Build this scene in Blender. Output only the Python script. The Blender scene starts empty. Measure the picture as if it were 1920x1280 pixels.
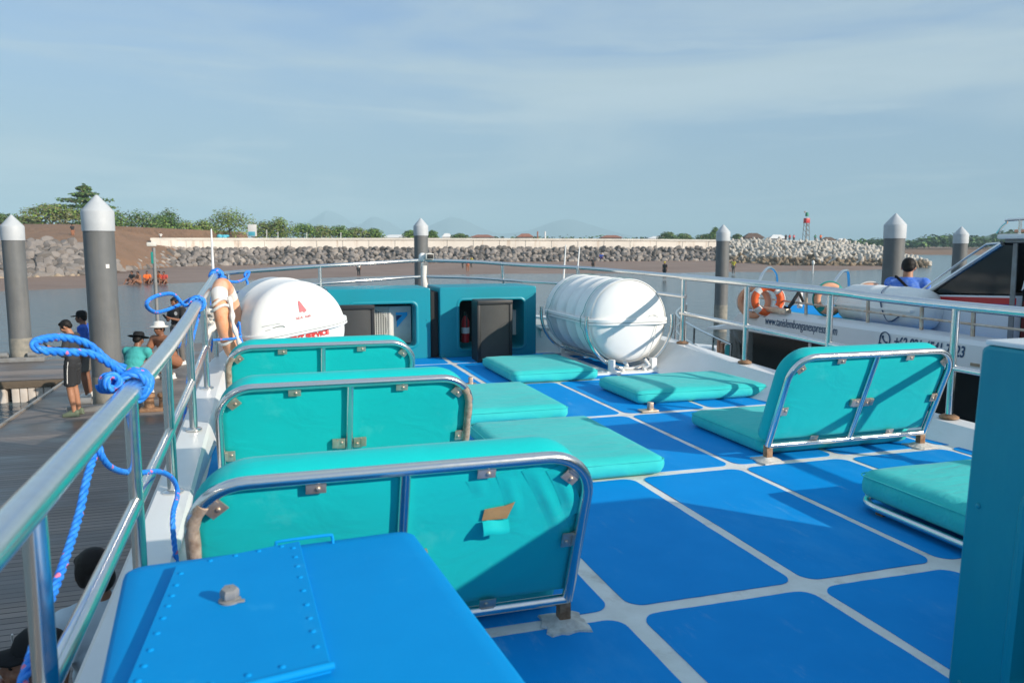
import bpy, bmesh, math, random
from mathutils import Vector, Matrix, noise
R = math.radians
random.seed(7)
scn = bpy.context.scene
COL = scn.collection
V = Vector

# ------------------------------------------------------------------ camera frame
F = 1493.0; H = 1.45
PITCH = math.atan((640 - 458) / F)
YAW = math.atan((960 - 490) / (F / math.cos(PITCH)))
CF = V((math.sin(YAW) * math.cos(PITCH), math.cos(YAW) * math.cos(PITCH), -math.sin(PITCH)))
CR = V((math.cos(YAW), -math.sin(YAW), 0)); CU = CR.cross(CF)
CP = V((0, 0, H))
GF = V((math.sin(YAW), math.cos(YAW), 0))          # level viewing direction
def ray(x, y): return CF * F + CR * (x - 960) - CU * (y - 640)
def at(x, y, d): return CP + ray(x, y) * (d / F)      # a surveyed point d metres ahead
def atz(x, y, z):
    r = ray(x, y); return CP + r * ((z - H) / r.z)
def atX(x, y, X):
    r = ray(x, y); return CP + r * (X / r.x)
def site(lat, dep, z): return V((0, 0, z)) + CR * lat + GF * dep   # site plan: sideways, ahead, height

# ------------------------------------------------------------------ materials
M = {}
def nd(nt, t, **kw):
    n = nt.nodes.new(t)
    for k, v in kw.items():
        if hasattr(n, k) and k not in n.inputs: setattr(n, k, v)
        else: n.inputs[k].default_value = v
    return n
def mat(name, col, rough=.5, metal=0., var=None, bump=None, coat=0., spec=None, col2=None, sheen=0.):
    """var=(scale, amount, detail) mottles toward col2 (or darker); bump=(scale, strength, distance)"""
    m = bpy.data.materials.new(name); m.use_nodes = True; M[name] = m
    nt = m.node_tree; b = nt.nodes['Principled BSDF']
    b.inputs['Base Color'].default_value = (*col, 1); b.inputs['Roughness'].default_value = rough
    b.inputs['Metallic'].default_value = metal; b.inputs['Coat Weight'].default_value = coat
    b.inputs['Sheen Weight'].default_value = sheen
    if spec is not None: b.inputs['Specular IOR Level'].default_value = spec
    tc = nd(nt, 'ShaderNodeTexCoord')
    if var:
        n = nd(nt, 'ShaderNodeTexNoise'); n.inputs['Scale'].default_value = var[0]; n.inputs['Detail'].default_value = var[2] if len(var) > 2 else 5
        n.inputs['Roughness'].default_value = .62
        nt.links.new(tc.outputs['Object'], n.inputs['Vector'])
        r = nd(nt, 'ShaderNodeValToRGB'); r.color_ramp.elements[0].position = .34; r.color_ramp.elements[1].position = .7
        mx = nd(nt, 'ShaderNodeMix', data_type='RGBA')
        c2 = col2 or tuple(c * .6 for c in col)
        mx.inputs['A'].default_value = (*col, 1); mx.inputs['B'].default_value = (*c2, 1)
        mm = nd(nt, 'ShaderNodeMath', operation='MULTIPLY'); mm.inputs[1].default_value = var[1]
        nt.links.new(n.outputs['Fac'], r.inputs['Fac']); nt.links.new(r.outputs['Color'], mm.inputs[0])
        nt.links.new(mm.outputs[0], mx.inputs['Factor']); nt.links.new(mx.outputs['Result'], b.inputs['Base Color'])
        rm = nd(nt, 'ShaderNodeMath', operation='MULTIPLY_ADD'); rm.inputs[1].default_value = .18; rm.inputs[2].default_value = max(0, rough - .09)
        nt.links.new(n.outputs['Fac'], rm.inputs[0]); nt.links.new(rm.outputs[0], b.inputs['Roughness'])
    if bump:
        n = nd(nt, 'ShaderNodeTexNoise'); n.inputs['Scale'].default_value = bump[0]; n.inputs['Detail'].default_value = 4
        nt.links.new(tc.outputs['Object'], n.inputs['Vector'])
        bp = nd(nt, 'ShaderNodeBump'); bp.inputs['Strength'].default_value = bump[1]; bp.inputs['Distance'].default_value = bump[2]
        nt.links.new(n.outputs['Fac'], bp.inputs['Height']); nt.links.new(bp.outputs['Normal'], b.inputs['Normal'])
    return m

def worn(name, scale, lo, hi, col, amt, stretch=(1, 1, 1)):
    """sparse scuffs / grime of their own shape over an existing material"""
    nt = M[name].node_tree; b = nt.nodes['Principled BSDF']; tc = nt.nodes['Texture Coordinate']
    mp = nd(nt, 'ShaderNodeMapping'); mp.inputs['Scale'].default_value = stretch; mp.inputs['Rotation'].default_value = (.3, .2, .7)
    n = nd(nt, 'ShaderNodeTexNoise'); n.inputs['Scale'].default_value = scale; n.inputs['Detail'].default_value = 9; n.inputs['Roughness'].default_value = .72
    nt.links.new(tc.outputs['Object'], mp.inputs['Vector']); nt.links.new(mp.outputs['Vector'], n.inputs['Vector'])
    r = nd(nt, 'ShaderNodeMapRange'); r.inputs['From Min'].default_value = lo; r.inputs['From Max'].default_value = hi; r.inputs['To Max'].default_value = amt
    nt.links.new(n.outputs['Fac'], r.inputs['Value'])
    mx = nd(nt, 'ShaderNodeMix', data_type='RGBA'); mx.inputs['B'].default_value = (*col, 1)
    src = b.inputs['Base Color'].links
    if src: nt.links.new(src[0].from_socket, mx.inputs['A'])
    else: mx.inputs['A'].default_value = b.inputs['Base Color'].default_value
    nt.links.new(r.outputs['Result'], mx.inputs['Factor']); nt.links.new(mx.outputs['Result'], b.inputs['Base Color'])
mat('gelcoat', (.78, .79, .79), .35, var=(3, .35), col2=(.62, .62, .58), bump=(6, .05, .01))
worn('gelcoat', 2.2, .55, .75, (.5, .46, .38), .45, (1, 1, 3)); worn('gelcoat', 26, .68, .78, (.25, .2, .15), .5)
mat('gelcoat_new', (.83, .83, .82), .3, var=(2.5, .22), col2=(.7, .7, .66))
mat('raft_white', (.84, .84, .82), .38, var=(5, .16, 6), col2=(.68, .68, .62), bump=(9, .06, .006))
worn('raft_white', 4, .56, .76, (.56, .52, .43), .4, (1, 1, .3))
mat('deck_white', (.80, .80, .77), .6, var=(7, .6), col2=(.62, .60, .55), bump=(60, .25, .003))
mat('deck_blue', (.0, .28, .72), .72, spec=.12, var=(2.2, .5), col2=(.0, .225, .62), bump=(260, .4, .0015))
worn('deck_blue', 2.6, .50, .74, (.06, .37, .76), .5, (1, .45, 1)); worn('deck_blue', 9, .60, .76, (.2, .45, .70), .4, (1, .3, 1))
worn('deck_blue', 38, .70, .78, (.45, .5, .55), .55)
worn('deck_white', 5.5, .52, .68, (.36, .31, .25), .55); worn('deck_white', 30, .68, .78, (.12, .10, .08), .6)
mat('box_blue', (.0, .27, .65), .68, spec=.12, var=(3.2, .4), col2=(.0, .225, .58), bump=(9, .22, .006))
worn('box_blue', 7, .60, .8, (.05, .40, .74), .5); worn('box_blue', 46, .70, .78, (.3, .42, .5), .5)
mat('teal_paint', (.0, .265, .34), .42, var=(2.4, .5), col2=(.0, .22, .295), bump=(7, .05, .006))
worn('teal_paint', 3, .55, .75, (.02, .33, .38), .4, (1, 1, .25)); worn('teal_paint', 30, .70, .78, (.2, .3, .32), .5)
mat('steel', (.78, .77, .75), .22, 1., var=(22, .3), col2=(.64, .6, .54))
mat('steel_dull', (.62, .57, .5), .45, .75, var=(16, .8), col2=(.45, .27, .15))
mat('corroded', (.52, .42, .33), .75, .25, var=(34, .9, 6), col2=(.24, .16, .11), bump=(55, .6, .004))
mat('rust', (.40, .25, .15), .8, .3, var=(30, .9), col2=(.2, .09, .04), bump=(60, .4, .003))
mat('sealant', (.68, .66, .62), .8, var=(26, .8), col2=(.36, .33, .29), bump=(40, .7, .008))
mat('plywood', (.42, .25, .11), .8, var=(20, .6))
mat('black_plastic', (.018, .018, .019), .5, bump=(90, .2, .002))
mat('speaker_grille', (.05, .05, .047), .6, var=(6, .4), bump=(420, .8, .002))
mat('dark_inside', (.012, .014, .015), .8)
mat('ac_white', (.72, .70, .64), .5, var=(8, .3))
mat('logo_blue', (.01, .42, .80), .5)
mat('logo_navy', (.01, .04, .14), .5)
mat('red_print', (.62, .03, .03), .6)
mat('pink_print', (.72, .16, .18), .6)
mat('grey_print', (.18, .2, .2), .6)
mat('navy_print', (.03, .08, .16), .55)
mat('red_paint', (.5, .015, .02), .4)
mat('blue_paint', (.02, .05, .35), .4)
mat('turq_band', (.0, .38, .4), .6)
mat('strap_teal', (.0, .25, .22), .7)
mat('cloth_white', (.7, .68, .64), .9, bump=(70, .5, .005))
mat('buoy_faded', (.66, .29, .16), .7, var=(5, .7), col2=(.62, .42, .31), bump=(14, .15, .01))
mat('buoy_worn', (.78, .30, .12), .7, var=(4, .9, 7), col2=(.76, .56, .44), bump=(14, .3, .012))
worn('buoy_worn', 11, .56, .68, (.62, .12, .03), .9)
mat('buoy_orange', (.85, .13, .025), .5, var=(5, .3))
mat('tape_white', (.75, .73, .7), .7)
mat('pile_grey', (.145, .153, .158), .6, var=(2.5, .7), col2=(.105, .11, .112), bump=(9, .15, .01))
worn('pile_grey', 3, .48, .70, (.20, .19, .17), .55, (2.5, 2.5, .25)); worn('pile_grey', 9, .62, .74, (.06, .062, .06), .5, (2, 2, .4))
mat('pile_scuffed', (.17, .17, .155), .8, var=(5, .9), col2=(.36, .33, .27), bump=(12, .4, .02))
mat('pile_cap', (.50, .53, .555), .6, var=(5, .6), col2=(.40, .43, .455))
mat('concrete', (.64, .6, .54), .85, var=(.5, .5), bump=(3, .3, .05))
mat('mud', (.26, .165, .115), .6, var=(.12, .8), col2=(.19, .12, .085), bump=(.9, .5, .12))
mat('earth', (.235, .135, .08), .95, var=(.16, .8), col2=(.165, .10, .06), bump=(.8, .8, .4))
mat('rock', (.25, .225, .21), .9, var=(.9, .7), col2=(.17, .145, .128), bump=(3, .6, .15))
mat('rock_pale', (.34, .305, .275), .9, var=(.9, .6), col2=(.28, .225, .18), bump=(3, .6, .15))
mat('rock_dark', (.155, .14, .13), .9, var=(.9, .7), col2=(.10, .088, .08), bump=(3, .6, .15))
mat('sandstone', (.40, .31, .22), .9, var=(.9, .6), bump=(3, .6, .15))
mat('tetra', (.52, .49, .44), .9, var=(.5, .6), col2=(.38, .34, .29), bump=(4, .4, .08))
mat('tetra_wet', (.24, .19, .13), .85, var=(.7, .7), col2=(.14, .1, .07))
mat('bark', (.11, .085, .06), .9, bump=(6, .6, .05))
mat('leaf', (.105, .205, .035), .6); mat('leaf_light', (.19, .275, .04), .6); mat('leaf_dark', (.06, .125, .033), .6)
mat('leaf_olive', (.15, .155, .055), .6); mat('leaf_far', (.055, .10, .045), .8)
mat('roof_tile', (.34, .13, .075), .8, var=(1, .5)); mat('roof_brown', (.13, .085, .065), .9)
mat('tent_white', (.75, .75, .73), .7); mat('tarp_blue', (.01, .07, .42), .6); mat('tarp_cyan', (.08, .42, .55), .6)
mat('green_paint', (.01, .22, .12), .5)
mat('mountain', (.14, .20, .235), 1.)  # pale blue puts part of the distance haze into the base colour
mat('gelcoat_blue_white', (.74, .755, .77), .35, var=(2.5, .25), col2=(.58, .59, .6))
mat('skin', (.42, .2, .115), .55, var=(14, .3), bump=(60, .1, .002)); mat('skin_dark', (.235, .105, .06), .5, var=(14, .3), bump=(60, .1, .002))
mat('hair', (.010, .008, .007), .6, spec=.25, bump=(130, .5, .004))
mat('cap_black', (.014, .015, .017), .85, spec=.2, bump=(200, .3, .002))
mat('cloth_black', (.022, .023, .026), .9, bump=(30, .6, .012)); mat('cloth_charcoal', (.045, .046, .05), .9, bump=(30, .6, .012))
mat('cloth_blue', (.02, .1, .5), .85, bump=(30, .6, .012)); mat('cloth_teal', (.05, .38, .37), .85, bump=(26, .7, .014))
mat('cloth_grey', (.14, .13, .12), .9, bump=(30, .5, .012)); mat('cloth_brown', (.3, .13, .07), .9)
mat('cloth_orange', (.85, .16, .02), .8); mat('cloth_red', (.5, .06, .04), .8); mat('cloth_yellow', (.6, .5, .06), .8)
mat('shirt_blue_print', (.02, .13, .62), .8, var=(18, .6), col2=(.25, .4, .7), bump=(30, .5, .012))
mat('shirt_stripe', (.45, .55, .62), .85)
mat('shoe_green', (.12, .15, .1), .8); mat('shoe_white', (.7, .68, .64), .7)
mat('eye_white', (.6, .57, .53), .3)
mat('lip', (.25, .09, .07), .5)
mat('wet_steel', (.45, .46, .46), .35, 1.)
mat('pontoon_white', (.62, .57, .52), .7, var=(3, .7), col2=(.45, .36, .28))
mat('glass_dark', (.015, .02, .023), .09, spec=.3, var=(.9, .5), col2=(.03, .035, .032))
mat('curtain_red', (.16, .02, .015), .8)
mat('rubber', (.02, .02, .02), .8)  # black rubber; also colours the shade strip between the housings
mat('grey_paint', (.25, .26, .265), .6, var=(9, .6), col2=(.15, .13, .11))
mat('cardboard', (.5, .38, .26), .9, var=(20, .5))

def vinyl(name, wrinkle, c1=(.0, .49, .495), c2=(.0, .41, .425)):
    m = mat(name, c1, .7, spec=.2, var=(1.7, .45), col2=c2, sheen=.08)
    worn(name, 2.6, .56, .76, (.10, .58, .56), .5); worn(name, 30, .70, .78, (.35, .5, .45), .5)
    nt = m.node_tree; b = nt.nodes['Principled BSDF']; tc = nt.nodes['Texture Coordinate']
    n1 = nd(nt, 'ShaderNodeTexNoise'); n1.inputs['Scale'].default_value = 340; n1.inputs['Detail'].default_value = 2
    n2 = nd(nt, 'ShaderNodeTexNoise'); n2.inputs['Scale'].default_value = 4.2; n2.inputs['Detail'].default_value = 3; n2.inputs['Distortion'].default_value = .6
    mp = nd(nt, 'ShaderNodeMapping'); mp.inputs['Scale'].default_value = (1.0, 2.4, 1.6); mp.inputs['Rotation'].default_value = (.2, .5, .5)
    nt.links.new(tc.outputs['Object'], mp.inputs['Vector']); nt.links.new(mp.outputs['Vector'], n2.inputs['Vector'])
    nt.links.new(tc.outputs['Object'], n1.inputs['Vector'])
    b1 = nd(nt, 'ShaderNodeBump'); b1.inputs['Strength'].default_value = .10; b1.inputs['Distance'].default_value = .002
    b2 = nd(nt, 'ShaderNodeBump'); b2.inputs['Strength'].default_value = wrinkle; b2.inputs['Distance'].default_value = .035
    nt.links.new(n1.outputs['Fac'], b1.inputs['Height']); nt.links.new(n2.outputs['Fac'], b2.inputs['Height'])
    nt.links.new(b2.outputs['Normal'], b1.inputs['Normal']); nt.links.new(b1.outputs['Normal'], b.inputs['Normal'])
    return m
vinyl('vinyl', .38, (.035, .55, .53), (.01, .47, .465)); vinyl('vinyl_back', .17)

# faded sun-bleached rope with pink tracer yarn
m = mat('rope_blue', (.012, .19, .80), .5, var=(40, .8), col2=(.05, .36, .88))
nt = m.node_tree; b = nt.nodes['Principled BSDF']; tc = nt.nodes['Texture Coordinate']
vo = nd(nt, 'ShaderNodeTexVoronoi'); vo.inputs['Scale'].default_value = 21
nt.links.new(tc.outputs['Object'], vo.inputs['Vector'])
lt = nd(nt, 'ShaderNodeMath', operation='LESS_THAN'); lt.inputs[1].default_value = .2
nt.links.new(vo.outputs['Distance'], lt.inputs[0])
mx = nd(nt, 'ShaderNodeMix', data_type='RGBA'); mx.inputs['B'].default_value = (.75, .2, .35, 1)
old = b.inputs['Base Color'].links[0].from_socket
nt.links.new(old, mx.inputs['A']); nt.links.new(lt.outputs[0], mx.inputs['Factor']); nt.links.new(mx.outputs['Result'], b.inputs['Base Color'])
wv = nd(nt, 'ShaderNodeTexNoise'); wv.inputs['Scale'].default_value = 400
nt.links.new(tc.outputs['Object'], wv.inputs['Vector'])
bp = nd(nt, 'ShaderNodeBump'); bp.inputs['Strength'].default_value = .5; bp.inputs['Distance'].default_value = .002
nt.links.new(wv.outputs['Fac'], bp.inputs['Height']); nt.links.new(bp.outputs['Normal'], b.inputs['Normal'])

# plank decking of the pontoon: boards run across, dark seams, damp patches
m = mat('pontoon_deck', (.16, .14, .13), .6)
nt = m.node_tree; b = nt.nodes['Principled BSDF']; tc = nt.nodes['Texture Coordinate']
sx = nd(nt, 'ShaderNodeSeparateXYZ'); nt.links.new(tc.outputs['Object'], sx.inputs[0])
mu = nd(nt, 'ShaderNodeMath', operation='MULTIPLY'); mu.inputs[1].default_value = 9.5; nt.links.new(sx.outputs['Y'], mu.inputs[0])
fr = nd(nt, 'ShaderNodeMath', operation='FRACT'); nt.links.new(mu.outputs[0], fr.inputs[0])
fl = nd(nt, 'ShaderNodeMath', operation='FLOOR'); nt.links.new(mu.outputs[0], fl.inputs[0])
sm = nd(nt, 'ShaderNodeMath', operation='LESS_THAN'); sm.inputs[1].default_value = .13; nt.links.new(fr.outputs[0], sm.inputs[0])
wn = nd(nt, 'ShaderNodeTexWhiteNoise', noise_dimensions='1D'); nt.links.new(fl.outputs[0], wn.inputs['W'])
n1 = nd(nt, 'ShaderNodeTexNoise'); n1.inputs['Scale'].default_value = .8; n1.inputs['Detail'].default_value = 6
mp = nd(nt, 'ShaderNodeMapping'); mp.inputs['Scale'].default_value = (.35, 1.5, 1)
nt.links.new(tc.outputs['Object'], mp.inputs['Vector']); nt.links.new(mp.outputs['Vector'], n1.inputs['Vector'])
rp = nd(nt, 'ShaderNodeValToRGB'); rp.color_ramp.elements[0].position = .42; rp.color_ramp.elements[1].position = .58
rp.color_ramp.elements[0].color = (.115, .102, .099, 1); rp.color_ramp.elements[1].color = (.25, .212, .19, 1)
nt.links.new(n1.outputs['Fac'], rp.inputs['Fac'])
mv = nd(nt, 'ShaderNodeMapRange'); mv.inputs['To Min'].default_value = .82; mv.inputs['To Max'].default_value = 1.12; nt.links.new(wn.outputs['Value'], mv.inputs['Value'])
mz = nd(nt, 'ShaderNodeVectorMath', operation='SCALE'); nt.links.new(rp.outputs['Color'], mz.inputs[0]); nt.links.new(mv.outputs['Result'], mz.inputs['Scale'])
mx = nd(nt, 'ShaderNodeMix', data_type='RGBA'); mx.inputs['B'].default_value = (.03, .027, .026, 1)
nt.links.new(mz.outputs[0], mx.inputs['A']); nt.links.new(sm.outputs[0], mx.inputs['Factor']); nt.links.new(mx.outputs['Result'], b.inputs['Base Color'])
mr = nd(nt, 'ShaderNodeMapRange'); mr.inputs['From Min'].default_value = .4; mr.inputs['From Max'].default_value = .6; mr.inputs['To Min'].default_value = .3; mr.inputs['To Max'].default_value = .7
nt.links.new(n1.outputs['Fac'], mr.inputs['Value']); nt.links.new(mr.outputs['Result'], b.inputs['Roughness'])
bp = nd(nt, 'ShaderNodeBump', invert=True); bp.inputs['Strength'].default_value = .6; bp.inputs['Distance'].default_value = .01
nt.links.new(sm.outputs[0], bp.inputs['Height']); nt.links.new(bp.outputs['Normal'], b.inputs['Normal'])

# sea wall concrete: rust and algae streaks running down, darker joints
m = mat('seawall', (.70, .65, .59), .85, var=(.35, .35), col2=(.46, .41, .36))
nt = m.node_tree; b = nt.nodes['Principled BSDF']; tc = nt.nodes['Texture Coordinate']
mp = nd(nt, 'ShaderNodeMapping'); mp.inputs['Scale'].default_value = (.35, .35, .06)
n1 = nd(nt, 'ShaderNodeTexNoise'); n1.inputs['Scale'].default_value = 1.6; n1.inputs['Detail'].default_value = 7; n1.inputs['Roughness'].default_value = .7
nt.links.new(tc.outputs['Object'], mp.inputs['Vector']); nt.links.new(mp.outputs['Vector'], n1.inputs['Vector'])
rp = nd(nt, 'ShaderNodeValToRGB'); rp.color_ramp.elements[0].position = .55; rp.color_ramp.elements[1].position = .72
nt.links.new(n1.outputs['Fac'], rp.inputs['Fac'])
mx = nd(nt, 'ShaderNodeMix', data_type='RGBA'); mx.inputs['B'].default_value = (.33, .2, .1, 1)
old = b.inputs['Base Color'].links[0].from_socket
nt.links.new(old, mx.inputs['A']); nt.links.new(rp.outputs['Color'], mx.inputs['Factor']); nt.links.new(mx.outputs['Result'], b.inputs['Base Color'])

# harbour water
m = mat('water', (.085, .12, .135), .16, spec=.5)
nt = m.node_tree; b = nt.nodes['Principled BSDF']; tc = nt.nodes['Texture Coordinate']; b.inputs['IOR'].default_value = 1.33
mp = nd(nt, 'ShaderNodeMapping'); mp.inputs['Scale'].default_value = (1, 2.2, 1); mp.inputs['Rotation'].default_value = (0, 0, .3)
nt.links.new(tc.outputs['Object'], mp.inputs['Vector'])
n1 = nd(nt, 'ShaderNodeTexNoise'); n1.inputs['Scale'].default_value = .9; n1.inputs['Detail'].default_value = 5; n1.inputs['Roughness'].default_value = .55
nt.links.new(mp.outputs['Vector'], n1.inputs['Vector'])
bp = nd(nt, 'ShaderNodeBump'); bp.inputs['Strength'].default_value = .5; bp.inputs['Distance'].default_value = .16
nt.links.new(n1.outputs['Fac'], bp.inputs['Height']); nt.links.new(bp.outputs['Normal'], b.inputs['Normal'])

# ------------------------------------------------------------------ mesh builder
WM = {}
def rotM(rx=0, ry=0, rz=0): return Matrix.Rotation(rz, 4, 'Z') @ Matrix.Rotation(ry, 4, 'Y') @ Matrix.Rotation(rx, 4, 'X')
def basis(d):
    d = d.normalized(); u = V((0, 0, 1)) if abs(d.z) < .95 else V((1, 0, 0))
    a = d.cross(u).normalized(); return a, d.cross(a).normalized()
class MB:
    def __init__(s): s.v = []; s.f = []; s.mi = []
    def add(s, vs, fs, T=None, mi=0):
        o = len(s.v)
        s.v += [(T @ V(p)) if T else V(p) for p in vs]
        s.f += [tuple(i + o for i in f) for f in fs]; s.mi += [mi] * len(fs); return s
    def box(s, c, d, bev=.004, T=None, mi=0, seg=2):
        bm = bmesh.new(); bmesh.ops.create_cube(bm, size=1)
        for v in bm.verts: v.co = V((v.co.x * d[0], v.co.y * d[1], v.co.z * d[2]))
        if bev: bmesh.ops.bevel(bm, geom=bm.edges[:], offset=min(bev, min(d) * .45), segments=seg, profile=.6, affect='EDGES')
        bm.verts.index_update()
        s.add([v.co + V(c) for v in bm.verts], [[v.index for v in f.verts] for f in bm.faces], T, mi); bm.free(); return s
    def tube(s, pts, r, n=12, closed=False, T=None, mi=0, caps=True):
        pts = [V(p) for p in pts]; k = len(pts); rr = r if isinstance(r, (list, tuple)) else [r] * k
        vs = []; fs = []; a = None
        for i, p in enumerate(pts):
            if closed: d = pts[(i + 1) % k] - pts[i - 1]
            else: d = pts[min(i + 1, k - 1)] - pts[max(i - 1, 0)]
            d = d.normalized() if d.length > 1e-9 else V((0, 0, 1))
            if a is None: a, _ = basis(d)
            a = a - d * a.dot(d)
            a = a.normalized() if a.length > 1e-6 else basis(d)[0]
            c = d.cross(a)
            vs += [p + (a * math.cos(t) + c * math.sin(t)) * rr[i] for t in [2 * math.pi * j / n for j in range(n)]]
        for i in range(k if closed else k - 1):
            for j in range(n):
                A = i * n + j; B = i * n + (j + 1) % n; i2 = (i + 1) % k
                fs.append((A, B, i2 * n + (j + 1) % n, i2 * n + j))
        if caps and not closed: fs += [tuple(range(n))[::-1], tuple((k - 1) * n + j for j in range(n))]
        return s.add(vs, fs, T, mi)
    def lathe(s, prof, n=32, T=None, mi=0, a0=0, a1=2 * math.pi):
        """prof = [(r, z)] about local z"""
        full = abs(a1 - a0 - 2 * math.pi) < 1e-6; m_ = n if full else n + 1
        vs = []; fs = []
        for r, z in prof:
            for j in range(m_):
                t = a0 + (a1 - a0) * j / n; vs.append((r * math.cos(t), r * math.sin(t), z))
        for i in range(len(prof) - 1):
            for j in range(n):
                j2 = (j + 1) % m_ if full else j + 1
                fs.append((i * m_ + j, i * m_ + j2, (i + 1) * m_ + j2, (i + 1) * m_ + j))
        return s.add(vs, fs, T, mi)
    def loft(s, loops, T=None, mi=0, cap0=False, cap1=False, closed=True):
        n = len(loops[0]); vs = [p for l in loops for p in l]; fs = []
        for i in range(len(loops) - 1):
            for j in range(n if closed else n - 1):
                j2 = (j + 1) % n; fs.append((i * n + j, i * n + j2, (i + 1) * n + j2, (i + 1) * n + j))
        if cap0: fs.append(tuple(range(n))[::-1])
        if cap1: fs.append(tuple((len(loops) - 1) * n + j for j in range(n)))
        return s.add(vs, fs, T, mi)
    def prism(s, poly, z0, z1, T=None, mi=0):
        return s.loft([[(x, y, z0) for x, y in poly], [(x, y, z1) for x, y in poly]], T, mi, True, True)
    def ell(s, c, r, T=None, mi=0, n=16, m_=10):
        if not isinstance(r, (tuple, list)): r = (r, r, r)
        prof = [(math.sin(math.pi * i / m_), -math.cos(math.pi * i / m_)) for i in range(m_ + 1)]
        prof[0] = (1e-4, -1); prof[-1] = (1e-4, 1)
        Tm = Matrix.Translation(V(c)) @ Matrix.Diagonal((*r, 1))
        return s.lathe(prof, n, (T @ Tm) if T else Tm, mi)
    def build(s, name, mt, parent=None, local=False, smooth=38, fixn=True):
        me = bpy.data.meshes.new(name)
        W = WM.get(parent.name, Matrix()) if parent else Matrix()
        Wi = W.inverted()
        vs = s.v if local or not parent else [Wi @ p for p in s.v]
        me.from_pydata([tuple(p) for p in vs], [], s.f)
        for mm in (mt if isinstance(mt, (list, tuple)) else [mt]): me.materials.append(M[mm])
        if fixn:
            bm = bmesh.new(); bm.from_mesh(me); bmesh.ops.recalc_face_normals(bm, faces=bm.faces[:]); bm.to_mesh(me); bm.free()
        if len(set(s.mi)) > 1: me.polygons.foreach_set('material_index', s.mi)
        if smooth:
            me.polygons.foreach_set('use_smooth', [True] * len(me.polygons)); me.set_sharp_from_angle(angle=R(smooth))
        o = bpy.data.objects.new(name, me); COL.objects.link(o)
        if parent: o.parent = parent; WM[o.name] = W
        return o
def tag(o, label=None, cat=None, group=None, kind=None):
    for k, v in (('label', label), ('category', cat), ('group', group), ('kind', kind)):
        if v: o[k] = v
    return o
def thing(name, loc, label, cat, group=None, rz=0, T=None):
    o = bpy.data.objects.new(name, None); COL.objects.link(o); o.empty_display_size = .2
    Tm = T if T else Matrix.Translation(V(loc)) @ Matrix.Rotation(rz, 4, 'Z')
    o.matrix_world = Tm; WM[o.name] = Tm
    return tag(o, label, cat, group)
def kids(o): return [c for c in bpy.data.objects if c.parent == o]
def copy_tree(o, parent=None):
    c = o.copy(); COL.objects.link(c)
    if parent: c.parent = parent
    for ch in kids(o): copy_tree(ch, c)
    return c
def place(o, T): o.matrix_world = T; WM[o.name] = T
def crom(P, k=8, closed=False):
    P = [V(p) for p in P]; n = len(P); out = []
    rng = range(n) if closed else range(n - 1)
    for i in rng:
        if closed: a, b_, c, d = P[i - 1], P[i], P[(i + 1) % n], P[(i + 2) % n]
        else: a, b_, c, d = P[max(i - 1, 0)], P[i], P[i + 1], P[min(i + 2, n - 1)]
        for j in range(k):
            t = j / k
            out.append(.5 * ((2 * b_) + (c - a) * t + (2 * a - 5 * b_ + 4 * c - d) * t * t + (3 * b_ - a - 3 * c + d) * t ** 3))
    if not closed: out.append(P[-1])
    return out
def rrect(w, h, r, y, cx=0, cz=0, k=6, n_side=1):
    """rounded rectangle loop in local XZ at depth y, counter-clockwise"""
    out = []
    for sx, sz, a in ((1, 1, 0), (-1, 1, 90), (-1, -1, 180), (1, -1, 270)):
        for j in range(k + 1):
            t = R(a + 90 * j / k)
            out.append((cx + sx * (w / 2 - r) + r * math.cos(t), y, cz + sz * (h / 2 - r) + r * math.sin(t)))
    return out
def text(body, size, mt, parent, T, name='lettering', bold=.0, ext=.0015, warp=None, shear=0, width=None):
    cu = bpy.data.curves.new(name, 'FONT'); cu.body = body; cu.size = size; cu.extrude = ext; cu.offset = bold; cu.shear = shear
    cu.align_x = 'LEFT'
    o = bpy.data.objects.new(name, cu); COL.objects.link(o)
    dg = bpy.context.evaluated_depsgraph_get(); me = bpy.data.meshes.new_from_object(o.evaluated_get(dg))
    bpy.data.objects.remove(o); bpy.data.curves.remove(cu)
    me.name = name
    if width:
        xs = [v.co.x for v in me.vertices]; s_ = width / (max(xs) - min(xs))
        for v in me.vertices: v.co.x *= s_
    if warp:
        for v in me.vertices: v.co = warp(v.co)
    me.transform(WM[parent.name].inverted() @ T) if T else None
    me.materials.clear(); me.materials.append(M[mt])
    ob = bpy.data.objects.new(name, me); COL.objects.link(ob); ob.parent = parent; WM[ob.name] = WM[parent.name]
    return ob
def remeshed(mb, name, mt, parent, vox, smooth_it=4, local=True):
    """fuse overlapping closed shapes into one continuous skin"""
    me = bpy.data.meshes.new('tmp'); me.from_pydata([tuple(p) for p in mb.v], [], mb.f)
    bm = bmesh.new(); bm.from_mesh(me); bmesh.ops.recalc_face_normals(bm, faces=bm.faces[:]); bm.to_mesh(me); bm.free()
    o = bpy.data.objects.new('tmp', me); COL.objects.link(o)
    md = o.modifiers.new('r', 'REMESH'); md.mode = 'VOXEL'; md.voxel_size = vox; md.use_smooth_shade = True
    ms = o.modifiers.new('s', 'SMOOTH'); ms.iterations = smooth_it; ms.factor = .5
    dg = bpy.context.evaluated_depsgraph_get(); m2 = bpy.data.meshes.new_from_object(o.evaluated_get(dg))
    bpy.data.objects.remove(o); bpy.data.meshes.remove(me)
    m2.name = name; m2.materials.clear(); m2.materials.append(M[mt])
    m2.polygons.foreach_set('use_smooth', [True] * len(m2.polygons))
    ob = bpy.data.objects.new(name, m2); COL.objects.link(ob)
    if parent: ob.parent = parent; WM[ob.name] = WM[parent.name]
    return ob

# ================================================================== OUR BOAT
XC = 2.23
boat = thing('speedboat', (XC, 4, 0), 'white speedboat in the foreground with a blue and white panelled roof deck and steel railings', 'boat')
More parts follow.
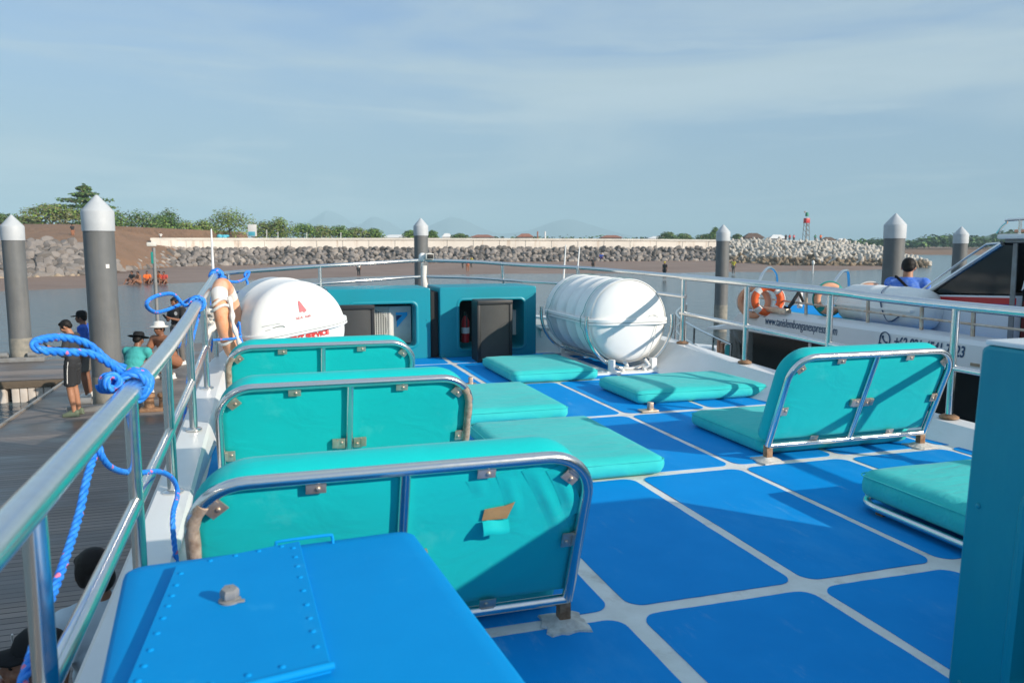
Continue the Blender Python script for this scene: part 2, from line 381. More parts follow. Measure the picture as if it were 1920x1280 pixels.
# outline of the roof, starboard half then mirrored; (x, y, height of coaming, inner inset of coaming foot)
def right_st():
    return [(5.06, -3, .12, .30), (5.06, 2, .12, .31), (5.06, 4.4, .125, .33), (4.95, 5.9, .17, .48), (4.80, 7.0, .235, .50), (4.765, 8.3, .30, .55), (4.66, 9.05, .34, .56),
            (4.40, 9.85, .38, .55), (3.95, 10.6, .43, .5), (3.35, 11.08, .46, .48), (2.8, 11.38, .48, .48), (XC, 11.5, .48, .48)]
def left_st():
    return [(-.6, -3, .12, .17), (-.6, 2, .12, .17), (-.6, 4.4, .13, .18), (-.6, 6.2, .16, .24), (-.59, 8.0, .21, .34), (-.52, 9.0, .27, .5), (-.26, 9.9, .34, .6), (.21, 10.6, .41, .6), (.86, 11.1, .46, .5), (1.5, 11.4, .48, .48)]
st = right_st() + left_st()[::-1]
P2 = [V((a[0], a[1], 0)) for a in st]
inn, itop, otop, omid, olow = [], [], [], [], []
for i, (x, y, h, ins) in enumerate(st):
    d = (P2[min(i + 1, len(st) - 1)] - P2[max(i - 1, 0)]).normalized(); nrm = V((-d.y, d.x, 0))
    p = V((x, y, 0))
    inn.append(p + nrm * ins); itop.append(p + nrm * .20 + V((0, 0, h - .004))); otop.append(p + V((0, 0, h)))
    omid.append(p - nrm * .02 + V((0, 0, h - .1))); olow.append(p - nrm * -.03 + V((0, 0, -2.3)))
def sub(L, k=3): return crom(L, k)
inn, itop, otop, omid, olow = [sub(l) for l in (inn, itop, otop, omid, olow)]
def ins_pt(A, B, t): return [a.lerp(b, t) for a, b in zip(A, B)]
cm = MB()
it2 = [p + V((0, 0, -.02)) for p in ins_pt(itop, inn, .04)]
cm.loft([inn, it2, ins_pt(itop, otop, .08), ins_pt(itop, otop, .92), ins_pt(otop, omid, .2), omid], closed=False)
cm.build('coaming', 'gelcoat', boat, smooth=16)
MB().loft([ins_pt(omid, olow, .002), olow], closed=False).build('hull', 'gelcoat_new', boat)
dk = MB(); dk.add([tuple(p) for p in otop_ ] if False else [(p.x, p.y, 0) for p in ins_pt(itop, otop, .3)], [tuple(range(len(itop)))])
dk.build('deck', 'deck_white', boat, smooth=None)
# blue non-skid panels laid in one sheet between the white joints
XL = [-.42, .48, 1.325, 2.18, 2.93, 3.755, 4.62, 5.3]; YL = [-2.4, -.65, 1.03, 2.735, 4.42, 6.1, 7.83, 9.42, 10.02, 11.2]
pm = MB()
def inside(x, y):
    if x < -.46 or x > 4.95: return False
    if y < 9: return True
    return ((x - XC) / 2.75) ** 2 + ((y - 8.6) / 2.7) ** 2 < 1
for i in range(len(XL) - 1):
    for j in range(len(YL) - 1):
        gx = (.04, .036, .042, .03, .024, .026, .024, .02)
        x0, x1 = XL[i] + gx[i], XL[i + 1] - gx[i + 1]; y0, y1 = YL[j] + .04, YL[j + 1] - .04
        if j >= 6: y0 -= .012; y1 += .012
        r = min(.075, (y1 - y0) * .3); loop = []
        for sx, sy, a in ((x1 - r, y1 - r, 0), (x0 + r, y1 - r, 90), (x0 + r, y0 + r, 180), (x1 - r, y0 + r, 270)):
            for k in range(7):
                t = R(a + 15 * k); loop.append((sx + r * math.cos(t), sy + r * math.sin(t)))
        # hand-cut edges
        dense = []
        for k in range(len(loop)):
            a, b_ = V((*loop[k], 0)), V((*loop[(k + 1) % len(loop)], 0)); n = max(1, int((b_ - a).length / .035))
            dense += [a.lerp(b_, q / n) for q in range(n)]
        out = []
        for p in dense:
            w = noise.noise(V((p.x * 3.1, p.y * 3.1, 5))) * .006 + noise.noise(V((p.x * 17, p.y * 17, 2))) * .003
            c = V(((x0 + x1) / 2, (y0 + y1) / 2, 0)); d = (p - c).normalized(); out.append((p.x + d.x * w, p.y + d.y * w))
        if all(inside(x, y) for x, y in ((x0 + .1, y0 + .1), (x1 - .1, y1 - .1), (x0 + .1, y1 - .1), (x1 - .1, y0 + .1))) or (j < 6):
            pm.loft([[(x, y, .0005) for x, y in out], [(x, y, .004) for x, y in out]], cap1=True)
pm.build('deck_panels', 'deck_blue', boat, smooth=20)
# railing
def railz_l(y): return .895 + max(0, y - 4.5) * .040
def railz_r(y): return .985 + max(0, y - 4.5) * .024
bowL = [(-.5, 9.55, 1.11), (-.25, 9.95, 1.125), (.72, 10.75, 1.165), (1.5, 11.1, 1.195), (2.17, 11.22, 1.225)]
bowR = [(2.17, 11.22, 1.225), (2.9, 11.1, 1.2), (3.5, 10.78, 1.16), (4.15, 10.1, 1.13), (4.5, 9.4, 1.10), (4.62, 8.8, 1.085), (4.67, 8.2, 1.075)]
rl = MB()
rl.tube(crom([(-.5, -1.5, .89), (-.5, 1.5, .89), (-.5, 4.5, .895), (-.5, 7, .995), (-.5, 9.3, 1.10)], 6), .04, 20)
rl.tube(crom([(-.5, -1.5, .45), (-.5, 2.5, .45), (-.5, 5, .47), (-.5, 7.4, .55), (-.5, 9.3, .64)], 5), .026, 14)
railL = rl.build('railing', 'steel', boat)
for y in (.4, 1.93, 3.3, 4.5, 5.9, 7.4, 8.95):
    p = MB().tube([(-.5, y, .12), (-.5, y, railz_l(y) - .02)], .027, 16)
    p.lathe([(.055, .0), (.055, .012), (.03, .02)], 16, Matrix.Translation((-.5, y, .125 + max(0, y - 4.5) * .022)))
    p.build('post', 'steel', railL)
rl = MB()
rl.tube(crom([(4.97, -1.5, .98), (4.97, 4.6, .99), (4.85, 5.95, 1.035), (4.70, 7.0, 1.06), (4.67, 8.3, 1.075)], 6), .037, 20)
rl.tube(crom([(4.97, -1.5, .52), (4.97, 4.7, .52), (4.85, 5.95, .56), (4.70, 7.0, .62), (4.67, 8.3, .65)], 5), .024, 14)
railR = rl.build('railing', 'steel', boat)
for y, px_ in ((1.8, 4.97), (3.3, 4.97), (4.70, 4.965), (5.95, 4.85), (7.02, 4.70), (8.25, 4.672)):
    z0 = .12 + max(0, y - 4.4) * .0455
    p = MB().tube([(px_, y, z0), (px_, y, railz_r(y) - .02)], .028, 16)
    p.build('post', 'steel', railR)
    MB().lathe([(.07, 0), (.07, .012), (.035, .03), (.03, .03)], 16, Matrix.Translation((px_, y, z0 + .003))).build('foot_plate', 'rust', railR)
rl = MB()
rl.tube([p for p in crom([(-.5, 9.25, 1.1)] + bowL, 6)], .026, 14); rl.tube(crom(bowR, 6), .026, 14)
mid = lambda L, dz: [(x, y, z - dz) for x, y, z in L]
rl.tube(crom([(-.5, 9.25, .98)] + mid(bowL, .17 + .06), 6), .021, 12); rl.tube(crom(mid(bowR, .23), 6), .021, 12)
rl.ell((2.17, 11.22, 1.225), .045)
railB = rl.build('railing', 'steel', boat)
for x, y, z, zb in ((.72, 10.75, 1.165, .42), (2.17, 11.22, 1.225, .45), (3.28, 10.98, 1.18, .45), (4.1, 10.12, 1.13, .38), (-.38, 9.75, 1.11, .3)):
    MB().tube([(x + (.06 if x > 3 else 0), y, zb), (x, y, z)], .024, 12).build('post', 'steel', railB)
# loose fittings of the deck: old seat feet left in place
for (x, y) in ((3.17, 6.16), (2.0, 7.9)):
    f = MB(); f.box((x, y, .012), (.16, .1, .016), .004); f.box((x + .02, y, .05), (.04, .05, .07), .004)
    f.build('deck_fitting', 'steel_dull', boat)

# ------------------------------------------------------------------ loungers
K = .38                                   # backrest leans aft
TILT = math.atan(K)
BW = 1.30; Z0 = .11
def bk(u, w, off=0):                       # backrest plane: u across, w up the slope, off = forward of the plane
    return V((u, -K * Z0 - math.sin(TILT) * w + math.cos(TILT) * off, Z0 + math.cos(TILT) * w + math.sin(TILT) * off))
BH = .67
def u_shape(w, h, r, k=8):
    pts = [(-w / 2, 0)]
    for j in range(k + 1):
        t = R(180 - 90 * j / k); pts.append((-w / 2 + r + r * math.cos(t), h - r + r * math.sin(t)))
    for j in range(k + 1):
        t = R(90 - 90 * j / k); pts.append((w / 2 - r + r * math.cos(t), h - r + r * math.sin(t)))
    pts.append((w / 2, 0)); return pts
def make_lounger(loc, label, group):
    root = thing('lounger_backrest', loc, label, 'backrest', group)
    fr = MB(); fr.tube([bk(u, w) for u, w in u_shape(BW, BH, .17, 10)], .0215, 16)
    fr.tube([bk(-BW / 2, .0), bk(BW / 2, .0)], .0205, 14); fr.tube([bk(0.0, .0), bk(0.0, BH)], .019, 14)
    fr.build('tube_frame', 'steel', root, local=True)
    # cushion: rings from the flat covered back over a round edge to the puffed front
    cs = MB(); loops = []
    def ring(inset, off, k=10, extra=0):
        w = BW - .02 + extra - 2 * inset; h = BH - .012 + extra / 2 - inset; r = max(.05, .18 - inset + extra / 2)
        q = u_shape(w, h, r, k); lo = .03 + inset
        q = [(a, max(b_, lo)) for a, b_ in q]
        # subdivide bottom
        bot = [(w / 2 - w * t / 8, lo) for t in range(1, 8)]
        return [bk(a, b_, off) for a, b_ in q + bot]
    prof = [(.30, .011), (.12, .010), (.03, .012), (.006, .018), (-.006, .03), (-.016, .055), (-.02, .085), (-.018, .115), (-.006, .142), (.02, .162), (.09, .178), (.22, .185)]
    for ins, off in prof: loops.append(ring(ins, off))
    cs.loft(loops, cap0=True, cap1=True)
    cs.build('cushion', 'vinyl_back', root, local=True, smooth=60)
    return root
def add_brackets(root, spots, mt='steel_dull'):
    for u, w, ang in spots:
        T = Matrix.Translation(bk(u, w, -.002)) @ Matrix.Rotation(TILT, 4, 'X') @ Matrix.Rotation(R(ang), 4, 'Y')
        b_ = MB(); b_.box((0, -.004, 0), (.062, .005, .044), .001, T); b_.ell((.006, -.008, -.004), (.008, .005, .008), T)
        b_.box((0, 0, .03), (.05, .02, .03), .002, T)
        b_.build('bracket', mt, root, local=True)
def add_feet(root, sides=(1, -1), pad=True):
    for s in sides:
        f = MB(); f.box((s * (BW / 2 - .01), -.03, .06), (.045, .045, .10), .003)
        ft = f.build('foot', 'rust', root, local=True)
        p = MB(); n = 22; loop = []
        for k in range(n):
            t = 2 * math.pi * k / n; q = 1 / max(abs(math.cos(t)), abs(math.sin(t)))
            q *= .085 * (1 + .22 * noise.noise(V((k * .7, s * 3, root.location.y)))); loop.append((s * (BW / 2 - .01) + q * math.cos(t), -.03 + q * math.sin(t)))
        c = (s * (BW / 2 - .01), -.03)
        sc = lambda k: [(c[0] + (x - c[0]) * k, c[1] + (y - c[1]) * k) for x, y in loop]
        p.loft([[(x, y, .003) for x, y in sc(1)], [(x, y, .012) for x, y in sc(.95)], [(x, y, .018) for x, y in sc(.6)], [(x, y, .032) for x, y in sc(.33)]], cap1=True)
        p.build('sealant_patch', 'sealant', root, local=True)
SPOTS = [(-BW / 2 + .075, BH - .085, -40), (-.28, BH - .035, 0), (.27, BH - .035, 0), (BW / 2 - .075, BH - .085, 40),
         (-BW / 2 + .045, .27, -90), (BW / 2 - .045, .30, 90), (-.045, .30, -90), (.045, .30, 90), (-.3, .035, 180), (.33, .035, 180)]
GL = 'turquoise lounger backrests on the roof deck'
ben1 = make_lounger((.415, 2.745, 0), 'nearest turquoise lounger backrest, torn on its back, behind the blue hatch box', GL)
add_brackets(ben1, SPOTS); add_feet(ben1)
# the tear in the nearest one: bare plywood and a hanging flap
T = Matrix.Translation(bk(.325, .445, -.0)) @ Matrix.Rotation(TILT, 4, 'X')
MB().add([(-.045, .002, .028), (-.05, .002, -.02), (.04, .002, -.022), (.062, .002, .048), (.03, .002, .036)], [(0, 1, 2, 3, 4)], T).build('torn_hole', 'plywood', ben1, local=True, smooth=None)
fl_ = MB(); rows = []
for j in range(5):
    t = j / 4; rows.append([(-.05 + .093 * i / 5, -.004 - .03 * math.sin(t * 1.9) , -.020 - .042 * t + .004 * math.sin(i * 1.3)) for i in range(6)])
fl_.loft(rows, T, closed=False); fl_.build('torn_flap', 'vinyl_back', ben1, local=True)
# wrinkles in its loose cover: soft folds standing off the back
wr = MB()
for (u0, w0, u1, w1, hh) in ((.34, .62, .40, .40, .004), (.43, .63, .585, .30, .006), (.52, .62, .615, .40, .007), (.24, .60, .26, .52, .003)):
    a = V((u0, w0)); b_ = V((u1, w1)); nrm = V((-(b_ - a).y, (b_ - a).x)).normalized(); loops = []
    for i in range(13):
        t = i / 12; c = a.lerp(b_, t) + nrm * (.010 * math.sin(t * 2.6)); h_ = hh * math.sin(math.pi * min(1, t * 1.02)) ** .8; wd = .035
        loops.append([bk(*(c + nrm * (wd * q)), .0105 - h_ * math.cos(q * math.pi / 2) ** 2 - .0006) for q in (-1, -.75, -.5, -.25, 0, .25, .5, .75, 1)])
    wr.loft(loops, closed=False)
wr.build('cover_fold', 'vinyl_back', ben1, local=True, smooth=80)
base = make_lounger((.415, 4.42, 0), 'middle turquoise lounger backrest of the port row, with a blue-tinted corner bracket', GL)
add_brackets(base, SPOTS); add_feet(base)
ben3 = copy_tree(base); place(ben3, Matrix.Translation((.395, 6.06, 0))); ben3['label'] = 'farthest turquoise lounger backrest, in front of the white raft canister with the red lettering'
ben4 = copy_tree(base); place(ben4, Matrix.Translation((3.845, 4.51, 0))); ben4['label'] = 'turquoise lounger backrest standing alone on the starboard side by the railing'
# worn tubes: corroded lengths on the left legs of two backrests and the right leg of the middle one
for o, s in ((ben1, -1), (ben3, -1), (base, 1)):
    c = MB(); pts = [bk(s * (BW / 2 - .17 + .17 * math.cos(t) - .003), BH - .17 + .17 * math.sin(t), -.004) for t in [R(38 - 38 * k / 6) for k in range(7)]]
    pts += [bk(s * (BW / 2 - .003), BH - .17 - .3 * k / 6, -.004) for k in range(1, 7)]
    c.tube(pts, [.021 * (1 + .05 * math.sin(k * 2.1)) for k in range(len(pts))], 14); c.build('corroded_tube', 'corroded', o, local=True)

def cushion(name, x0, x1, y0, y1, h, label, group, z=.006, seed=0, r=.045, bumpy=1., pipe=False):
    w, l = x1 - x0, y1 - y0; cx, cy = (x0 + x1) / 2, (y0 + y1) / 2
    nx, ny, nz = 26, 30, 7; vs = []; idx = {}; fs = []
    def vert(i, j, k):
        key = (i, j, k)
        if key not in idx:
            p = V((w * (i / nx - .5), l * (j / ny - .5), h * k / nz))
            q = V((max(-w / 2 + r, min(w / 2 - r, p.x)), max(-l / 2 + r, min(l / 2 - r, p.y)), max(r, min(h - r, p.z))))
            d = p - q
            if d.length > 1e-6: p = q + d.normalized() * r
            fx = 1 - (2 * p.x / w) ** 4; fy = 1 - (2 * p.y / l) ** 4
            if k > nz * .5: p.z += (.014 * fx * fy + .007 * noise.noise(V((p.x * 3.4, p.y * 3.4, seed))) * fx) * bumpy
            sw = math.sin(math.pi * k / nz) * .012
            if abs(p.x) > w / 2 - .01: p.x += math.copysign(sw * (1 + noise.noise(V((p.y * 5, p.z * 8, seed)))), p.x)
            if abs(p.y) > l / 2 - .01: p.y += math.copysign(sw * (1 + noise.noise(V((p.x * 5, p.z * 8, seed + 3)))), p.y)
            idx[key] = len(vs); vs.append(p + V((cx, cy, z)))
        return idx[key]
    for i in range(nx):
        for j in range(ny):
            for k in (0, nz): fs.append((vert(i, j, k), vert(i + 1, j, k), vert(i + 1, j + 1, k), vert(i, j + 1, k)))
    for k in range(nz):
        for i in range(nx):
            for j in (0, ny): fs.append((vert(i, j, k), vert(i + 1, j, k), vert(i + 1, j, k + 1), vert(i, j, k + 1)))
        for j in range(ny):
            for i in (0, nx): fs.append((vert(i, j, k), vert(i, j + 1, k), vert(i, j + 1, k + 1), vert(i, j, k + 1)))
    root = thing(name, (cx, cy, 0), label, 'cushion', group)
    mb = MB(); mb.add(vs, fs); mb.build('pad', 'vinyl', root, smooth=70)
    # welt seam round the top edge
    mb = MB(); loop = [(cx + x, cy + y, z + h * .80) for x, _, y in rrect(w + .012, l + .012, r, 0)]
    mb.tube(loop, .0035, 6, closed=True); mb.build('welt', 'vinyl', root)
    return root
GP = 'turquoise sun pads lying on the deck'
cushion('sun_pad', 1.44, 2.38, 4.38, 5.66, .125, 'turquoise sun pad nearest the camera in the centre column, partly behind the torn backrest', GP, seed=1)
cushion('sun_pad', 1.44, 2.39, 6.07, 7.30, .12, 'turquoise sun pad lying beyond the nearest centre pad, level with the middle backrest', GP, seed=2)
cushion('sun_pad', 2.45, 3.40, 7.78, 9.02, .125, 'turquoise sun pad lying before the right black loudspeaker', GP, seed=3)
cushion('sun_pad', 3.20, 4.58, 6.42, 7.30, .125, 'turquoise sun pad striped by railing shadows at the foot of the white raft cradle', GP, seed=4)
cushion('sun_pad', 3.24, 4.50, 4.60, 5.56, .125, 'turquoise sun pad in the shade under the lone starboard backrest', GP, seed=5)
for y0, y1, s, n in ((2.86, 4.25, 6, 'turquoise sun pad hidden in front of the torn backrest'), (4.52, 5.9, 7, 'turquoise sun pad showing past the left edge of the middle backrest'), (6.2, 7.35, 8, 'turquoise sun pad just before the farthest backrest of the port row')):
    cushion('sun_pad', -.27, 1.08, y0, y1, .13, n, GP, seed=s)
# the folded-down lounger by the teal cabinet: cushion lying on its steel frame
fl = cushion('folded_lounger', 3.09, 4.45, 2.3, 3.5, .16, 'turquoise lounger folded flat on its steel frame beside the tall teal cabinet', GP, z=.07, seed=9, r=.06, bumpy=.9)
mb = MB(); mb.tube([(3.09, 2.3, .055), (3.08, 3.33, .055)] + [(3.25 - .17 * math.cos(t), 3.35 + .17 * math.sin(t), .055) for t in [R(k * 15) for k in range(1, 7)]] + [(4.25, 3.52, .055), (4.40, 3.38, .055), (4.42, 2.3, .055)], .0215, 14)
mb.build('tube_frame', 'steel', fl)
mb = MB()
for x, y in ((3.11, 2.5), (4.40, 2.5), (3.14, 3.36), (4.37, 3.36)): mb.box((x, y, .02), (.05, .05, .04), .003)
mb.build('foot', 'rust', fl)

# ------------------------------------------------------------------ blue hatch box in the foreground
hb = thing('hatch_box', (.076, 1.402, 0), 'bright blue riveted hatch box with a grey knob in the near foreground', 'hatch box', rz=R(4.2))
TB = WM[hb.name]
bx = MB()
def rr2(w, l, r, z, cx=0, cy=0, k=8): return [(x, y, z) for x, _, y in rrect(w, l, r, 0, cx, cy, k)]
W_, L_ = .785, 1.75
top = .60
bx.loft([rr2(W_ - .03, L_ - .03, .06, .0), rr2(W_ - .03, L_ - .03, .06, top - .06), rr2(W_ - .03, L_ - .03, .06, top - .055), rr2(W_, L_, .05, top - .05), rr2(W_, L_, .05, top - .018),
         rr2(W_ - .010, L_ - .010, .046, top - .006), rr2(W_ - .03, L_ - .03, .04, top), rr2(W_ - .10, L_ - .10, .03, top + .002), rr2(.2, .4, .02, top + .004)], cap0=True, cap1=True)
bx.build('lid', 'box_blue', hb, local=True)
# raised access plate with its rivets
pc_ = [(-.262, .775), (.058, .835), (.036, .13), (-.352, .09)]
def pin(k, z): 
    c = V((sum(p[0] for p in pc_) / 4, sum(p[1] for p in pc_) / 4)); return [(c.x + (x - c.x) * k, c.y + (y - c.y) * k, z) for x, y in pc_]
pl = MB(); pl.loft([pin(1, top - .002), pin(1, top + .019), pin(.985, top + .0235), pin(.3, top + .0235)], cap1=True)
hem0, hem1 = V((.036, .13)), V((-.352, .09))
pl.tube([(hem0.x + .005, hem0.y - .004, top + .021), (hem1.x, hem1.y - .004, top + .021)], .009, 10)
def rivrow(a, b_, n, t0=.08, t1=.95):
    for k in range(n):
        t = t0 + (t1 - t0) * k / (n - 1) + .012 * math.sin(k * 5.1 + a[0] * 40); pl.ell((a[0] + (b_[0] - a[0]) * t, a[1] + (b_[1] - a[1]) * t, top + .0235), (.0075, .0075, .0038), n=10, m_=6)
rivrow((-.242, .765), (-.330, .1), 10); rivrow((.036, .825), (.016, .13), 9, .05, .9); rivrow((-.262, .755), (.058, .815), 4, .25, .85); rivrow((.016, .16), (-.33, .12), 4, .2, .8)
pl.build('access_plate', 'box_blue', hb, local=True)
kn = MB(); kT = Matrix.Translation((-.140, .50, top + .0235)) @ Matrix.Scale(.8, 4)
kn.lathe([(.032, 0), (.032, .005), (.022, .008), (.016, .014), (.016, .02)], 16, kT); kn.lathe([(.024, .014), (.027, .018), (.027, .034), (.022, .042), (.002, .044)], 6, kT @ rotM(rx=R(8)))
kn.box((.018, -.02, .004), (.045, .014, .006), .002, kT)
kn.build('knob', 'grey_paint', hb, local=True)
hd = MB(); hd.tube(crom([(-.005, .845, top), (-.005, .845, top + .018), (.01, .845, top + .024), (.135, .845, top + .024), (.15, .845, top + .018), (.15, .835, top)], 4), .0045, 8)
hd.build('handle', 'box_blue', hb, local=True)

# ------------------------------------------------------------------ teal covers
def cover(name, loc, rz, w, h, dep, hole, label, cat='cabinet', group=None, slats=False, lid=None):
    root = thing(name, loc, label, cat, group, rz)
    hx, hz, hw, hh = hole
    mb = MB(); c = h / 2; k = 8
    Lp = lambda W, Hh, r, y: rrect(W, Hh, r, y, 0, c, k)
    Hp = lambda g, y: rrect(hw + g, hh + g, .05 + g / 2, y, hx, hz, k)
    mb.loft([Lp(w, h, .02, dep), Lp(w, h, .02, .018), Lp(w - .006, h - .006, .02, .005), Lp(w - .022, h - .022, .02, .0), Hp(.085, .0), Hp(.07, -.006), Hp(.04, -.010), Hp(.012, -.005), Hp(0, .03), Hp(0, dep - .05)], cap0=True)
    for x in (-w / 2 + .05, w / 2 - .05):
        for z in (.03, h * .55): mb.ell((x, -.002, z), (.009, .006, .009), n=8, m_=5)
    mb.build('shell', 'teal_paint', root, local=True, smooth=18)
    if slats:
        for v in root.children[0].data.vertices if root.children else []: v.co.y -= .045 * (1 - v.co.z / h)
    ib = MB(); ib.box((hx, dep - .045, hz), (hw + .02, .01, hh + .02), 0); ib.build('inside_shade_panel', 'dark_inside', root, local=True)  # near-black sheet paints the shade deep inside the housing
    if slats:
        s = MB(); n = 15
        for q in range(n):
            z = hz - hh / 2 + hh * (q + .5) / n
            s.box((hx, .05, z), (hw - .005, .05, .012), .002, Matrix.Translation((0, 0, 0)) @ Matrix.Translation((hx, .05, z)) @ rotM(rx=R(-48)) @ Matrix.Translation((-hx, -.05, -z)))
        s.build('louvres', 'teal_paint', root, local=True)
    return root
GC = 'teal air conditioner housings at the bow'
cl = cover('equipment_housing', (1.385, 9.95, 0), 0, 1.28, .90, .8, (.045, .44, .80, .53), 'teal equipment housing holding the white cooling unit, left of the pair at the bow', group=GC)
cr_ = cover('equipment_housing', (2.79, 9.93, 0), 0, 1.30, .905, .8, (.04, .42, .86, .62), 'teal equipment housing with a red extinguisher inside, right of the pair at the bow', group=GC)
# black strip standing in for the shade in the gap between both
gp = MB(); gp.box((2.083, 10.35, .43), (.095, .7, .84), .01); tag(gp.build('gap_shade', 'rubber'), 'dark strip standing in for shade between the two teal housings', 'shade strip')
big = cover('louvred_cabinet', (2.17, 1.03, 0), R(-90), 1.84, 1.134, 1.83, (-.10, .40, 1.18, .62), 'tall teal louvred cabinet cut off by the right edge of the picture', slats=True)
ld = MB(); ld.box((0, .92, 1.143), (1.83, 1.82, .016), .006); ld.build('lid', 'gelcoat_new', big, local=True)
# rounded seam line pressed into its side
sm_ = MB(); sm_.tube(rrect(1.42, .80, .08, -.002, -.10, .42, 8), .004, 6, closed=True); [sm_.ell((x, -.003, z), (.011, .007, .011), n=10, m_=6) for x, z in ((-.66, .78), (-.66, .5), (-.66, .2), (.66, .8), (.66, .2))]; sm_.build('pressed_seam', 'teal_paint', big, local=True)
pk = thing('parcel', (2.215, 1.30, 1.152), 'cream and tan folded parcel lying on top of the tall teal cabinet', 'parcel', rz=R(8))
p_ = MB(); p_.box((.12, -.05, .022), (.30, .66, .03), .012); p_.build('wrapping', 'cloth_white', pk, local=True)
p_ = MB(); p_.box((.02, .2, .043), (.14, .2, .014), .006); p_.build('card', 'cardboard', pk, local=True)
p_ = MB(); p_.box((.03, .12, .0515), (.09, .02, .003), 0); p_.build('print', 'red_print', pk, local=True)

# the cooling unit inside the left housing
ac = thing('cooling_unit', (1.42, 10.2, .18), 'white outdoor cooling unit with a blue triangle mark inside the left teal housing', 'air conditioner')
a = MB(); a.box((.03, .15, .24), (.74, .28, .48), .012); a.build('casing', 'ac_white', ac, local=True)
a = MB(); a.lathe([(.005, 0), (.20, 0)], 28, Matrix.Translation((-.10, .005, .24)) @ rotM(rx=R(90))); a.build('fan_opening', 'dark_inside', ac, local=True)
a = MB()
for q in range(17): a.box((-.10, -.005, .03 + q * .026), (.42, .008, .008), 0)
for q in range(15): a.box((-.31 + q * .03, -.010, .24), (.007, .008, .43), 0)
a.build('grille', 'ac_white', ac, local=True)
a = MB(); a.box((.125, -.006, .24), (.02, .012, .47), .003); a.build('trim', 'ac_white', ac, local=True)
a = MB(); zz = .005
a.add([(.20, zz, .40), (.35, zz, .40), (.35, zz, .36), (.21, zz, .20), (.21, zz, .29), (.285, zz, .365), (.2, zz, .365)], [(0, 1, 2, 5, 6), (2, 3, 4, 5)], Matrix.Translation((0, -.003, 0))); a.build('logo_mark', 'logo_blue', ac, local=True, smooth=None)
a = MB(); a.add([(.205, 0, .36), (.28, 0, .36), (.205, 0, .285)], [(0, 1, 2)], Matrix.Translation((0, -.001, 0))); a.build('logo_corner', 'logo_navy', ac, local=True, smooth=None)
fe = thing('fire_extinguisher', (2.52, 10.12, .17), 'small red fire extinguisher inside the right teal housing', 'extinguisher')
a = MB(); a.lathe([(.001, 0), (.05, 0), (.052, .02), (.052, .28), (.03, .33), (.018, .35), (.001, .35)], 18); a.build('cylinder', 'red_paint', fe, local=True)
a = MB(); a.box((0, 0, .375), (.03, .06, .05), .006); a.tube(crom([(0, -.02, .38), (0, -.07, .36), (0, -.075, .2)], 5), .009, 8); a.build('valve', 'black_plastic', fe, local=True)
a = MB(); a.lathe([(.0528, .12), (.0528, .2)], 18); a.build('label_band', 'tape_white', fe, local=True)
sb = thing('switch_box', (3.28, 10.3, .3), 'pale grey fitting on the inner wall of the right teal housing', 'fitting')
a = MB(); a.box((-.03, 0, .1), (.07, .1, .34), .01); a.build('case', 'ac_white', sb, local=True)

def speaker(loc, rz, w, d, h, label, tilt=0):
    T = Matrix.Translation(V(loc)) @ rotM(rz=rz) @ rotM(rx=tilt)
    s = thing('loudspeaker', loc, label, 'loudspeaker', 'black loudspeakers on the deck', T=T)
    b_ = MB(); tr = .82
    lo = lambda ins, z: [(-w / 2 + ins, ins, z), (w / 2 - ins, ins, z), (w / 2 * tr - ins, d - ins, z), (-w / 2 * tr + ins, d - ins, z)]
    b_.loft([lo(.01, 0), lo(0, .01), lo(0, h - .02), lo(.012, h)], cap0=True, cap1=True)
    b_.build('cabinet', 'black_plastic', s, local=True, smooth=20)
    g = MB(); loops = []
    for q in range(9):
        t = -1 + q / 4; loops.append([(t * (w / 2 - .045), -.004 - .022 * (1 - t * t), z) for z in (.05, .07, h - .075, h - .055)])
    g.loft(loops, closed=False); g.build('grille', 'speaker_grille', s, local=True)
    f = MB(); f.box((0, -.008, h - .025), (w, .045, .05), .012); f.box((0, -.004, .022), (w, .03, .044), .01)
    for sx in (-1, 1): f.box((sx * (w / 2 - .02), -.004, h / 2), (.04, .02, h - .05), .006)
    f.build('bezel', 'black_plastic', s, local=True)
    return s
speaker((2.72, 9.42, 0), R(4), .46, .34, .765, 'black loudspeaker standing upright in front of the right teal housing')
speaker((1.00, 9.30, 0), R(-6), .46, .34, .75, 'black loudspeaker beside the white raft canister with red lettering', tilt=R(-3))

